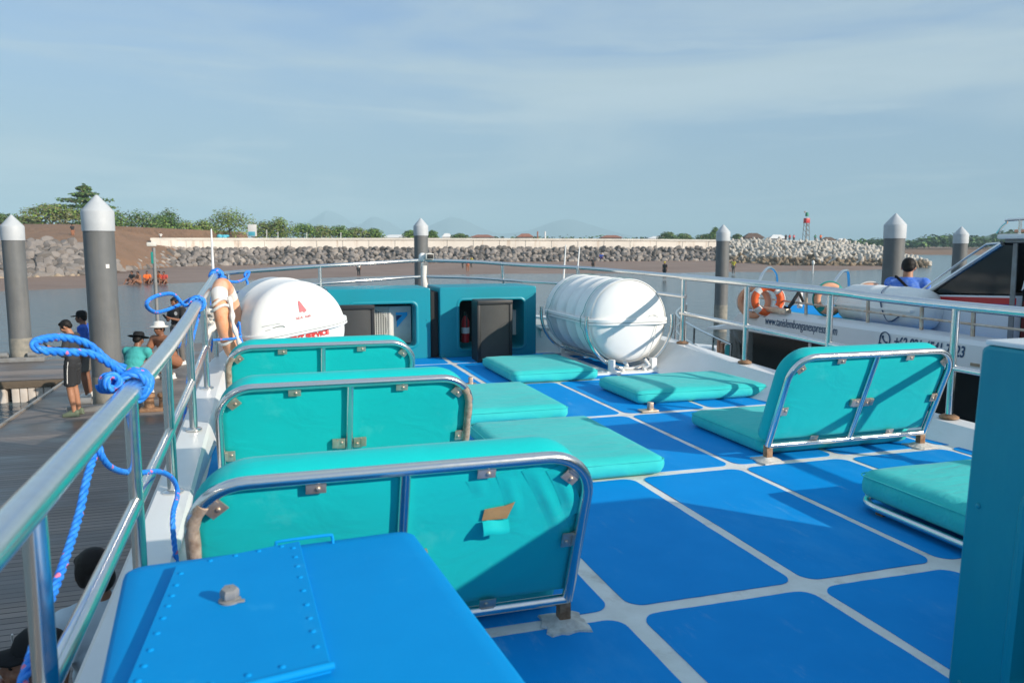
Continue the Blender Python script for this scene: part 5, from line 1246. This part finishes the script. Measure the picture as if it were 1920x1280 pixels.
for x, y0, d, lab, mt_ in ((1008, 434, 300, 'far brown mast, left of the twin masts', 'roof_tile'), (1022, 434, 300, 'far white mast, right of the twin masts', 'tent_white')):
    p = at(x, 452, d); q = at(x, y0, d); t = thing('mast', p, lab, 'mast'); m_ = MB(); m_.tube([p, q], .3, 8); m_.build('pole', mt_, t)
bd = thing('display_board', at(473, 447, 142), 'white display board with a blue lower corner behind the sea wall', 'board')
p = at(473, 432, 142); m_ = MB(); m_.box((0, 0, 0), (1.55, .1, 2.1), .02, Matrix.Translation(p) @ Matrix.Rotation(-YAW, 4, 'Z')); m_.build('panel', 'tent_white', bd)
m_ = MB(); m_.box((-.1, -.06, -.6), (1.2, .02, .75), .01, Matrix.Translation(p) @ Matrix.Rotation(-YAW, 4, 'Z')); m_.build('print', 'tarp_cyan', bd)
for x, y, d, w, lab, mt_ in ((242, 443, 116, 1.5, 'blue tarpaulin bundle at the left end behind the sea wall', 'tarp_blue'), (259, 444, 117, 1.2, 'second blue tarpaulin bundle nearer the sea wall end', 'tarp_blue'), (416, 443, 140, 1.6, 'light blue tarpaulin behind the wall under the broad tree', 'tarp_cyan'), (366, 444, 138, .9, 'white sack behind the wall left of the broad tree', 'tent_white')):
    p = at(x, y, d); m_ = MB(); rnd = random.Random(x)
    for q in range(5): m_.ell((rnd.uniform(-w / 2, w / 2), rnd.uniform(-.3, .3), rnd.uniform(-.25, .1)), (w * .3, .35, rnd.uniform(.25, .5)), n=10, m_=6)
    o = m_.build('tarpaulin', mt_); o.location = p; tag(o, lab, 'tarpaulin')
for x, yt, lab in ((500, 432, 'thin pale pole right of the white and blue board'), (521, 436, 'thin pale pole under the taller light green tree'), (575, 437, 'thin pale pole left of the two people on the wall'), (639, 437, 'thin pale pole right of the two people on the wall')):
    p = at(x, 449, 135); q = at(x, yt, 135); t = thing('lamp_pole', p, lab, 'pole'); m_ = MB(); m_.tube([p, q], .05, 8); m_.ell(q, .09); m_.build('pole', 'tent_white', t)
# beacon tower
bp_ = at(1511, 449, 170); bt = thing('beacon_tower', bp_, 'red and green lattice beacon tower near the tip of the breakwater', 'tower')
sc_ = 170 / F
m_ = MB()
for sx in (-1, 1):
    for sy in (-1, 1): m_.tube([bp_ + V((sx * .55, sy * .55, -1)), bp_ + V((sx * .32, sy * .32, 38 * sc_))], .065, 6)
for k in range(4):
    z = (4 + 9 * k) * sc_; r0 = .55 - .23 * k / 4
    for sx in (-1, 1): m_.tube([bp_ + V((-sx * r0, -r0, z)), bp_ + V((sx * r0, -r0, z + 8 * sc_))], .04, 5); m_.tube([bp_ + V((sx * r0, -r0, z)), bp_ + V((sx * r0, r0, z + 8 * sc_))], .04, 5)
m_.build('lattice', 'grey_paint', bt)
m_ = MB(); m_.box(bp_ + V((0, 0, 35 * sc_)), (.95, .95, 9 * sc_), .05); m_.build('day_mark', 'red_paint', bt)
m_ = MB(); m_.lathe([(.35, 0), (.35, .6), (.2, .8), (.001, .85)], 10, Matrix.Translation(bp_ + V((0, 0, 43 * sc_)))); m_.build('lantern', 'green_paint', bt)
m_ = MB(); m_.tube([bp_ + V((-.35, 0, 43 * sc_)), bp_ + V((-.35, 0, 52 * sc_))], .05, 5); m_.box(bp_ + V((-.5, 0, 51 * sc_)), (.5, .1, .35), .02); m_.build('solar_panel', 'grey_paint', bt)

# ================================================================== PEOPLE
def person(T, label, group=None, sk='skin', shirt='cloth_black', pants='cloth_charcoal', long_p=False, sleeves='short', shoes='shoe_white', hat=None, pose='stand', nod=0., arms=None, vox=.014, hair=True, strap=None, detail=True, scale=1., dangle=0):
    t = thing('person', (0, 0, 0), label, 'person', group, T=T @ Matrix.Scale(scale, 4))
    if pose == 'stand':
        pel, che, nek = V((0, 0, .93)), V((0, .0, 1.28)), V((0, .0, 1.44)); hips = .095
        kn = lambda s: V((s * .105, .03, .50)); an_ = lambda s: V((s * .11, -.02, .09))
    elif pose == 'squat':
        pel, che, nek = V((0, -.12, .32)), V((0, .04, .64)), V((0, .12, .80)); hips = .11
        kn = lambda s: V((s * .20, .30, .46)); an_ = lambda s: V((s * .15, .06, .09))
    elif pose == 'sit':
        pel, che, nek = V((0, 0, .12)), V((0, .03, .46)), V((0, .07, .62)); hips = .1
        kn = lambda s: V((s * .2, .42, .28)); an_ = lambda s: V((s * .14, .62, .05))
    head = nek + V((0, .035 + .07 * math.sin(nod), .145 - .05 * (1 - math.cos(nod)) * 1.2))
    up = (nek - pel).normalized(); fw = V((1, 0, 0)).cross(up) * -1
    if fw.y < 0: fw = -fw
    sh = lambda s: nek + V((s * .185, -.01, -.055))
    el = {}; wr_ = {}
    for s in (-1, 1):
        if arms == 'phone': el[s] = sh(s) + V((s * .05, .06, -.27)); wr_[s] = V((s * .05, el[s].y + .24, el[s].z + .08))
        elif arms == 'knees': el[s] = sh(s) + V((s * .06, .12, -.24)); wr_[s] = V((s * .09, el[s].y + .2, el[s].z + .0))
        else: el[s] = sh(s) + V((s * .06, -.03, -.28)); wr_[s] = el[s] + V((s * .0, .06, -.245))
    TH = Matrix.Translation(head) @ Matrix.Rotation(-nod, 4, 'X')
    b = MB()
    def limb(pts, rs, mb=None, n=14): (mb or b).tube(pts, rs, n)
    def cap(p, r, mb=None): (mb or b).ell(p, r, n=14, m_=9)
    # trunk
    for f, rx, ry in ((0, .155, .115), (.3, .145, .10), (.6, .16, .112), (.85, .165, .11), (1, .155, .10)): cap(pel.lerp(che + up * .06, f), (rx, ry, .12))
    limb([che, nek, head + V((0, -.02, -.04))], [.10, .062, .055])
    for s in (-1, 1):
        cap(sh(s), (.07, .065, .07)); limb([nek + V((0, 0, -.05)), sh(s)], [.07, .06])
        limb([sh(s), sh(s).lerp(el[s], .5), el[s]], [.052, .047, .038]); cap(el[s], .039); limb([el[s], el[s].lerp(wr_[s], .35), wr_[s]], [.039, .037, .026]); cap(wr_[s], .027)
        d = (wr_[s] - el[s]).normalized(); sd = V((1, 0, 0)) * -s
        if abs(d.dot(sd)) > .8: sd = V((0, 1, 0))
        pn = d.cross(sd).normalized(); sd = pn.cross(d).normalized()
        if arms == 'phone': pn = V((0, -.5, .8)).normalized(); sd = d.cross(pn).normalized()
        hp = wr_[s] + d * .045; limb([wr_[s], wr_[s] + d * .085], [.026, .036])
        for q in range(4):
            o_ = sd * (-.027 + .018 * q); L_ = (.062, .074, .07, .055)[q]; bend = pn * (-.02 if arms != 'phone' else .024)
            limb([wr_[s] + d * .07 + o_, wr_[s] + d * (.075 + L_ * .55) + o_ + bend * .5, wr_[s] + d * (.07 + L_ * .85) + o_ + bend * 1.5], [.0105, .0095, .008], n=8)
        limb([wr_[s] + d * .02 + sd * -.03, wr_[s] + d * .055 + sd * -.052, wr_[s] + d * .085 + sd * -.05 + pn * .01], [.012, .011, .009], n=8)
        H_ = pel + V((s * hips, 0, -.02)); limb([H_, H_.lerp(kn(s), .5), kn(s)], [.092, .078, .058]); cap(H_, .092); cap(kn(s), .057)
        limb([kn(s), kn(s).lerp(an_(s), .3), an_(s)], [.055, .057, .036]); cap(an_(s), .04)
        limb([an_(s) + V((0, -.04, -.05)), an_(s) + V((s * .01, .10, -.055)), an_(s) + V((s * .02, .17, -.065))], [.036, .038, .024])
    # head: skull, jaw, nose, brow, ears
    h = MB()
    h.ell((0, -.008, .02), (.076, .095, .092)); h.ell((0, .028, -.035), (.058, .062, .065)); h.ell((0, .05, -.078), (.03, .032, .024)); h.ell((0, .077, .012), (.05, .02, .016))
    h.tube([(0, .085, .012), (0, .104, -.018), (0, .106, -.028)], [.009, .013, .014], 8); h.ell((-.012, .096, -.031), .009); h.ell((.012, .096, -.031), .009)
    h.ell((0, .084, -.056), (.024, .012, .006)); h.ell((0, .083, -.065), (.021, .012, .007))
    for s in (-1, 1): h.ell((s * .078, -.005, -.008), (.011, .02, .032)); h.ell((s * .045, .062, -.022), (.024, .024, .022))
    b.add(h.v, h.f, TH)
    remeshed(b, 'body', sk, t, vox, 3)
    g = MB()                                # shirt follows the trunk
    for f, rx, ry in ((-.12, .165, .125), (0, .168, .128), (.3, .162, .118), (.6, .174, .126), (.85, .176, .124), (1, .166, .112)): g.ell(pel.lerp(che + up * .06, f), (rx, ry, .125), n=16, m_=9)
    g.tube([che + up * .05, nek + up * .012], [.12, .07], 14)
    for s in (-1, 1):
        g.ell(sh(s), (.083, .078, .08)); g.tube([nek + V((0, 0, -.05)), sh(s)], [.082, .074], 12)
        e = el[s] if sleeves == 'long' else sh(s).lerp(el[s], .68)
        g.tube([sh(s), e], [.07, .058 if sleeves == 'long' else .066], 12)
        if sleeves == 'long': g.ell(e, .056); g.tube([e, e.lerp(wr_[s], .9)], [.055, .042], 12)
    remeshed(g, 'shirt', shirt, t, max(vox, .014), 3)
    g = MB(); g.ell(pel + V((0, 0, .03)), (.172, .13, .10)); g.ell(pel + V((0, 0, -.04)), (.172, .13, .10))
    for s in (-1, 1):
        H_ = pel + V((s * hips, 0, -.02)); g.ell(H_, .108)
        if long_p: g.tube([H_, kn(s)], [.105, .075], 12); g.ell(kn(s), .074); g.tube([kn(s), kn(s).lerp(an_(s), .93)], [.074, .06], 12)
        else: g.tube([H_, H_.lerp(kn(s), .9)], [.112, .098], 12)
    pt = remeshed(g, 'trousers' if long_p else 'shorts', pants, t, max(vox, .014), 3)
    if shoes and pose != 'sit':
        for s in (-1, 1):
            g = MB(); a_ = an_(s); g.tube([a_ + V((0, -.065, -.045)), a_ + V((0, 0, -.04)), a_ + V((s * .012, .11, -.05)), a_ + V((s * .022, .19, -.062))], [.04, .05, .046, .028], 12); g.ell(a_ + V((0, -.03, -.02)), (.045, .05, .05)); g.box(a_ + V((s * .01, .055, -.08)), (.095, .28, .02), .009)
            remeshed(g, 'shoe', shoes, t, .012, 2)
    if hair:
        g = MB(); g.ell((0, -.022, .034), (.083, .094, .088)); g.ell((0, .035, .078), (.06, .05, .034)); g.ell((0, -.06, -.01), (.07, .05, .06))
        for s in (-1, 1): g.ell((s * .066, .0, .02), (.02, .05, .05))
        m2 = MB(); m2.add(g.v, g.f, TH); remeshed(m2, 'hair', 'hair', t, max(.009, vox * .8), 1)
    if hat:
        g = MB(); kind, mt_ = hat
        if kind == 'cap': g.lathe([(.088, .035), (.092, .06), (.088, .1), (.066, .132), (.03, .146), (.001, .148)], 24, TH @ Matrix.Translation((0, -.012, 0)) @ Matrix.Diagonal((1, 1.1, 1, 1)))
        elif kind == 'brim': g.lathe([(.175, .045), (.178, .05), (.12, .062), (.094, .066), (.09, .11), (.075, .135), (.001, .14)], 24, TH @ Matrix.Translation((0, -.005, 0)))
        elif kind == 'floppy': g.lathe([(.16, .035), (.165, .045), (.12, .06), (.1, .07), (.095, .12), (.07, .14), (.001, .15)], 24, TH)
        if kind == 'cap':
            vz = []
            for k in range(9):
                a_ = R(200 - 220 * k / 8) if False else R(160 - 140 * k / 8); vz.append([(.085 * math.cos(a_), .088 * math.sin(a_) * 1.0 - .0, .045), (.083 * math.cos(a_), .06 + .125 * math.sin(a_), .030 - .008 * abs(math.cos(a_)))])
            lo2 = [[(x, y, z + .006) for x, y, z in r_] for r_ in vz]
            g.loft(vz, TH, closed=False); g.loft(lo2, TH, closed=False)
        g.build('hat' if kind != 'cap' else 'cap', mt_, t, local=True, smooth=60)
    if arms == 'phone':
        m_ = MB(); c = (wr_[1] + wr_[-1]) / 2 + V((0, .11, .05)); m_.box((0, 0, 0), (.075, .012, .15), .008, Matrix.Translation(c) @ rotM(rx=R(-40))); m_.build('phone', 'black_plastic', t, local=True)
    if strap:
        m_ = MB(); m_.tube(crom([che + V((.17, -.06, -.2)), che + V((.09, -.135, -.02)), che + V((-.02, -.13, .1)), che + V((-.12, -.06, .19)), che + V((-.13, .04, .17))], 4), .016, 6); m_.build('strap', strap, t, local=True)
    return t, TH
def facing(p, dirv): return Matrix.Translation(p) @ Matrix.Rotation(math.atan2(-dirv.x, dirv.y), 4, 'Z')
p1, _ = person(facing(V((-3.24, 15.5, ZP)), -CR * .95 + GF * -.15), 'man in a black hoodie and black shorts looking down at his phone on the pontoon', sk='skin', shirt='cloth_charcoal', pants='cloth_black', sleeves='long', shoes='shoe_green', nod=.55, arms='phone', vox=.0095)
m_ = MB(); m_.tube([(-.195, .0, .98), (-.205, .02, .8), (-.205, .03, .60)], .007, 6); m_.build('piping', 'tape_white', p1, local=True)
person(facing(V((-3.36, 17.2, ZP)), -CR * .95 - GF * .2), 'man in a blue shirt and black cap half hidden behind the biggest pile', shirt='cloth_blue', pants='cloth_grey', hat=('cap', 'cap_black'), sk='skin_dark', vox=.012)
person(facing(V((-2.52, 17.3, ZP)), GF * .9 + CR * .1), 'person in a turquoise shirt and black brimmed hat crouching on the pontoon', shirt='cloth_teal', pants='cloth_charcoal', hat=('brim', 'cap_black'), pose='squat', arms='knees', sk='skin_dark', vox=.012, nod=.3, scale=1.16)
person(facing(V((-2.12, 19.3, ZP)), -CR * .4 - GF), 'person in a white hat and brown top crouching behind the rail posts', shirt='cloth_brown', pants='cloth_brown', hat=('floppy', 'cloth_white'), pose='squat', arms='knees', sk='skin_dark', vox=.014, scale=1.2)
p5, _ = person(facing(V((-2.08, 21.4, ZP)), -GF - CR * .35), 'man in a black shirt and grey trousers standing at the pontoon end with a phone', shirt='cloth_black', pants='cloth_grey', long_p=True, arms='phone', nod=.35, sk='skin_dark', vox=.012)
p_ = MB(); p_.lathe([(.001, 0), (.05, 0)], 14, Matrix.Translation((-.09, .13, 1.30)) @ rotM(rx=R(90))); p_.build('shirt_print', 'tape_white', p5, local=True)
# two people close below our rail
q = atz(188, 1040, -.16); hz_ = q.z + .02
ph, TH = person(facing(V((q.x - .02, q.y + .02, hz_ - 1.71)), -CR * .8 + GF * .55), 'person with thick black hair and a pale striped shirt standing close below the rail', shirt='shirt_stripe', pants='cloth_charcoal', long_p=True, sk='skin_dark', vox=.009, nod=.25, scale=1.0, hair=False)
g = MB(); g.ell((0, -.024, .032), (.089, .104, .098)); g.ell((0, -.07, -.04), (.078, .05, .075)); g.ell((0, .03, .07), (.07, .058, .04)); 
for s in (-1, 1): g.ell((s * .07, -.02, .0), (.024, .055, .07))
m2 = MB(); m2.add(g.v, g.f, TH); remeshed(m2, 'hair', 'hair', ph, .008, 1)
q = atz(70, 1196, -.10)
pc, TH = person(facing(V((q.x - .02, q.y + .03, q.z - 1.70)), -CR * .72 - GF * .72), 'man in a black cap with a pale reflective mark, close below the rail', shirt='cloth_blue', pants='cloth_charcoal', long_p=True, sk='skin_dark', hat=('cap', 'cap_black'), vox=.0075, nod=-.30)
m_ = MB()
for s in (-1, 1):
    m_.ell((s * .031, .084, .002), (.014, .008, .0055)); 
m2 = MB(); m2.add(m_.v, m_.f, TH); m2.build('eye', 'hair', pc, local=True)
m_ = MB()
for s in (-1, 1): m_.tube([(s * .014, .096, .018), (s * .032, .096, .023), (s * .05, .083, .017)], [.004, .005, .003], 6)
m2 = MB(); m2.add(m_.v, m_.f, TH); m2.build('eyebrow', 'hair', pc, local=True)
m_ = MB(); m_.ell((0, .095, -.055), (.022, .006, .004)); m_.ell((0, .094, -.063), (.02, .006, .005)); m2 = MB(); m2.add(m_.v, m_.f, TH); m2.build('lips', 'lip', pc, local=True)
m_ = MB(); m_.tube(crom([(.078, .06, .06), (.07, .075, .085), (.055, .082, .105)], 4), .004, 6, T=TH); m_.build('reflective_mark', 'tape_white', pc, local=True)
# man on the neighbouring boat
p = at(1700, 540, 9.9)
pm_, _ = person(facing(V((p.x, p.y, .40)), GF * .85 + CR * .5), 'man in a blue patterned shirt with a black strap on the neighbouring boat', shirt='shirt_blue_print', pants='cloth_charcoal', pose='sit', arms='knees', strap='cap_black', vox=.010, nod=.15)
# far figures
def far(x, yfoot, hpx, pose, label, shirt, pants='cloth_charcoal', sk='skin_dark', hat=None, rot=0., long_p=True, z=None):
    hm = {'stand': 1.67, 'squat': 1.05, 'sit': .86}[pose]; d = hm * F / hpx; p = at(x, yfoot, d)
    person(facing(p, -GF * math.cos(rot) + CR * math.sin(rot)), label, shirt=shirt, pants=pants, pose=pose, sk=sk, hat=hat, vox=.03, long_p=long_p, shoes=None)
def farz(x, d, z, pose, label, shirt, pants='cloth_charcoal', sk='skin_dark', hat=None, rot=0., long_p=True, scale=1.):
    p = at(x, 480, d); p.z = z
    person(facing(p, -GF * math.cos(rot) + CR * math.sin(rot)), label, shirt=shirt, pants=pants, pose=pose, sk=sk, hat=hat, vox=.03, long_p=long_p, shoes=None, scale=scale)
farz(139, 91, at(139, 448, 91).z, 'stand', 'tiny person in dark clothes walking down the bare hill', 'cloth_black', 'cloth_brown', rot=1.2)
for x, y, s, lab, sh_ in ((250, 531, 'sit', 'bather in black at the water edge, left of the orange shirts', 'cloth_black'), (262, 532, 'sit', 'bare brown bather between the black and orange ones at the water edge', 'cloth_brown'), (277, 531, 'sit', 'bather in a bright orange shirt left of the lamp post', 'cloth_orange'),
                        (301, 531, 'sit', 'bather in orange just right of the lamp post', 'cloth_orange'), (309, 532, 'sit', 'bather in red beside the orange one right of the lamp post', 'cloth_red')):
    p = atz(x, y, -1.98); person(facing(p, -GF + CR * random.uniform(-1, 1)), lab, shirt=sh_, pants='cloth_brown', pose='sit', arms='knees', sk='skin_dark', vox=.025, shoes=None, scale=1.25)
def beachz(x, y): return atz(x, y, -1.92)
for x, y, lab, sh_, pn, hat in ((673, 519, 'person in a white top wading at the mud edge above the left housing', 'cloth_white', 'cloth_black', None), (868, 504, 'person in dark clothes on the mud near the bow rail', 'cloth_charcoal', 'cloth_grey', None), (877, 510, 'person in red bending at the mud edge near the bow rail', 'cloth_red', 'cloth_brown', None), (884, 503, 'person in pale yellow on the mud near the bow rail', 'cloth_yellow', 'cloth_grey', None),
                        (1112, 507, 'person in dark clothes standing on the mud behind the two aerials', 'cloth_charcoal', 'cloth_black', None), (1246, 523, 'person in dark clothes and yellow cap standing in the shallows', 'cloth_black', 'cloth_black', ('cap', 'cloth_yellow')), (1375, 514, 'person in yellow standing at the mud edge beside the far grey pile', 'cloth_yellow', 'cloth_grey', None)):
    p = atz(x, y, -1.97); person(facing(p, -GF + CR * random.uniform(-1, 1)), lab, shirt=sh_, pants=pn, pose='stand', sk='skin_dark', vox=.03, shoes=None, long_p=True, hat=hat)
p = atz(1524, 513, ZW); mk = thing('marker_post', p, 'white marker post in the shallows before the tetrapods', 'post'); m_ = MB(); m_.tube([p + V((0, 0, -.3)), p + V((0, 0, 1.1))], .07, 10); m_.ell(p + V((0, 0, 1.3)), (.18, .18, .3)); m_.build('float', 'tent_white', mk)
p = at(1127, 481, 143); person(facing(p + V((0, 0, -.8)), -GF), 'person in bright blue climbing on the boulders below the wall', shirt='tarp_blue', pants='tarp_blue', pose='squat', arms='knees', sk='skin_dark', vox=.03, shoes=None, scale=1.4)
for x, d, lab, sh_ in ((303, 116.5, 'person in white standing at the left end of the sea wall', 'cloth_white'), (476, 131, 'person in brown sitting behind the wall by the white and blue board', 'cloth_brown'), (613, 135, 'person in a straw hat sitting behind the wall, left of the two', 'sandstone'), (622, 135, 'person in a straw hat sitting behind the wall, right of the two', 'cloth_brown'),
                     (1472, 167, 'person in dark clothes on the mole, left of the three by the tower', 'cloth_black'), (1479, 167, 'person in red on the mole, middle of the three by the tower', 'cloth_red'), (1487, 167, 'person in pink on the mole, right of the three by the tower', 'pink_print'), (1527, 167, 'person in green on the mole right of the tower', 'green_paint'), (1537, 167, 'person in orange on the mole right of the tower', 'cloth_orange')):
    y, dd = interp(WALL, x); z = at(x, y, dd).z - (.75 if x < 700 else .55)
    farz(x, d + 1.5, z if x < 1000 else at(x, 451, 167).z - .3, 'stand' if x == 303 or x > 1000 else 'squat', lab, sh_, hat=('brim', 'sandstone') if x in (613, 622) else None, scale=.95)

# ================================================================== SKY, SUN, AIR, CAMERA
w = bpy.data.worlds.new('World'); scn.world = w; w.use_nodes = True; nt = w.node_tree; bg = nt.nodes['Background']
SUN = V((1, -1.08, .60)).normalized(); elev = math.asin(SUN.z); az = math.atan2(SUN.x, SUN.y)
sk = nt.nodes.new('ShaderNodeTexSky'); sk.sky_type = 'NISHITA'; sk.sun_disc = False; sk.sun_elevation = elev; sk.sun_rotation = az
sk.air_density = 1.3; sk.dust_density = 1.5; sk.ozone_density = 2.0
# high thin cloud: broad drawn-out streaks over a blue sky, paler toward the horizon
tc = nt.nodes.new('ShaderNodeTexCoord')
def cloud(rot, scale, sc, det, dist, lo, hi, amt, off=(0, 0, 0)):
    mp = nt.nodes.new('ShaderNodeMapping'); mp.inputs['Rotation'].default_value = tuple(R(a) for a in rot); mp.inputs['Scale'].default_value = scale; mp.inputs['Location'].default_value = off
    n = nt.nodes.new('ShaderNodeTexNoise'); n.inputs['Scale'].default_value = sc; n.inputs['Detail'].default_value = det; n.inputs['Roughness'].default_value = .55; n.inputs['Distortion'].default_value = dist
    nt.links.new(tc.outputs['Generated'], mp.inputs['Vector']); nt.links.new(mp.outputs['Vector'], n.inputs['Vector'])
    r = nt.nodes.new('ShaderNodeMapRange'); r.interpolation_type = 'SMOOTHSTEP'; r.inputs['From Min'].default_value = lo; r.inputs['From Max'].default_value = hi; r.inputs['To Max'].default_value = amt
    nt.links.new(n.outputs['Fac'], r.inputs['Value']); return r.outputs['Result']
def blend(a, col, fac):
    m_ = nt.nodes.new('ShaderNodeMix'); m_.data_type = 'RGBA'; m_.inputs['B'].default_value = (*col, 1)
    nt.links.new(a, m_.inputs['A'])
    if isinstance(fac, float): m_.inputs['Factor'].default_value = fac
    else: nt.links.new(fac, m_.inputs['Factor'])
    return m_.outputs['Result']
c_ = blend(sk.outputs['Color'], (1.12, 1.88, 3.35), .66)
sz = nt.nodes.new('ShaderNodeSeparateXYZ'); nt.links.new(tc.outputs['Generated'], sz.inputs[0])
lowr = nt.nodes.new('ShaderNodeMapRange'); lowr.interpolation_type = 'SMOOTHSTEP'; lowr.inputs['From Min'].default_value = .30; lowr.inputs['From Max'].default_value = .02; lowr.inputs['To Max'].default_value = .7
nt.links.new(sz.outputs['Z'], lowr.inputs['Value'])
c_ = blend(c_, (1.62, 2.55, 3.25), lowr.outputs['Result'])
c_ = blend(c_, (2.55, 3.25, 3.7), cloud((0, -9, 17), (1, .9, 5.5), 1.35, 6, .5, .40, .64, 1.0, (5.5, 1.2, 1.4)))
c_ = blend(c_, (2.7, 3.4, 3.85), cloud((0, -5, 17), (1.2, 1.0, 11), 2.2, 7, .6, .50, .70, .75, (1, 7, 3)))
nt.links.new(c_, bg.inputs['Color'])
bg.inputs['Strength'].default_value = .132
sl = bpy.data.lights.new('sun', 'SUN'); sl.energy = 4.1; sl.angle = R(.55); sl.color = (1, .90, .77)
so = bpy.data.objects.new('sun', sl); COL.objects.link(so); so.rotation_euler = SUN.to_track_quat('Z', 'Y').to_euler()
# sea haze
hz = MB(); hz.box((0, 2900, 98), (9000, 9400, 204), 0)
ho = hz.build('haze', 'gelcoat', smooth=None); m = bpy.data.materials.new('sea_air'); m.use_nodes = True; nt = m.node_tree; nt.nodes.clear()
out = nt.nodes.new('ShaderNodeOutputMaterial'); pv = nt.nodes.new('ShaderNodeVolumePrincipled'); pv.inputs['Color'].default_value = (.60, .87, 1, 1); pv.inputs['Density'].default_value = 3.8e-4; pv.inputs['Anisotropy'].default_value = -.10
nt.links.new(pv.outputs[0], out.inputs['Volume']); ho.data.materials.clear(); ho.data.materials.append(m); tag(ho, kind='stuff')
cd_ = bpy.data.cameras.new('camera'); cam = bpy.data.objects.new('camera', cd_); COL.objects.link(cam); scn.camera = cam
cd_.sensor_width = 36; cd_.lens = F / 1920 * 36; cd_.clip_start = .05; cd_.clip_end = 30000
cam.matrix_world = Matrix((( CR.x, CU.x, -CF.x, 0), (CR.y, CU.y, -CF.y, 0), (CR.z, CU.z, -CF.z, H), (0, 0, 0, 1)))
cd_.dof.use_dof = True; cd_.dof.focus_distance = 6.5; cd_.dof.aperture_fstop = 4.5
scn.render.engine = 'CYCLES'; scn.cycles.use_denoising = True
scn.cycles.max_bounces = 8; scn.cycles.volume_bounces = 0; scn.cycles.transparent_max_bounces = 8
scn.view_settings.view_transform = 'Standard'; scn.view_settings.look = 'None'; scn.view_settings.exposure = .54; scn.view_settings.gamma = 1
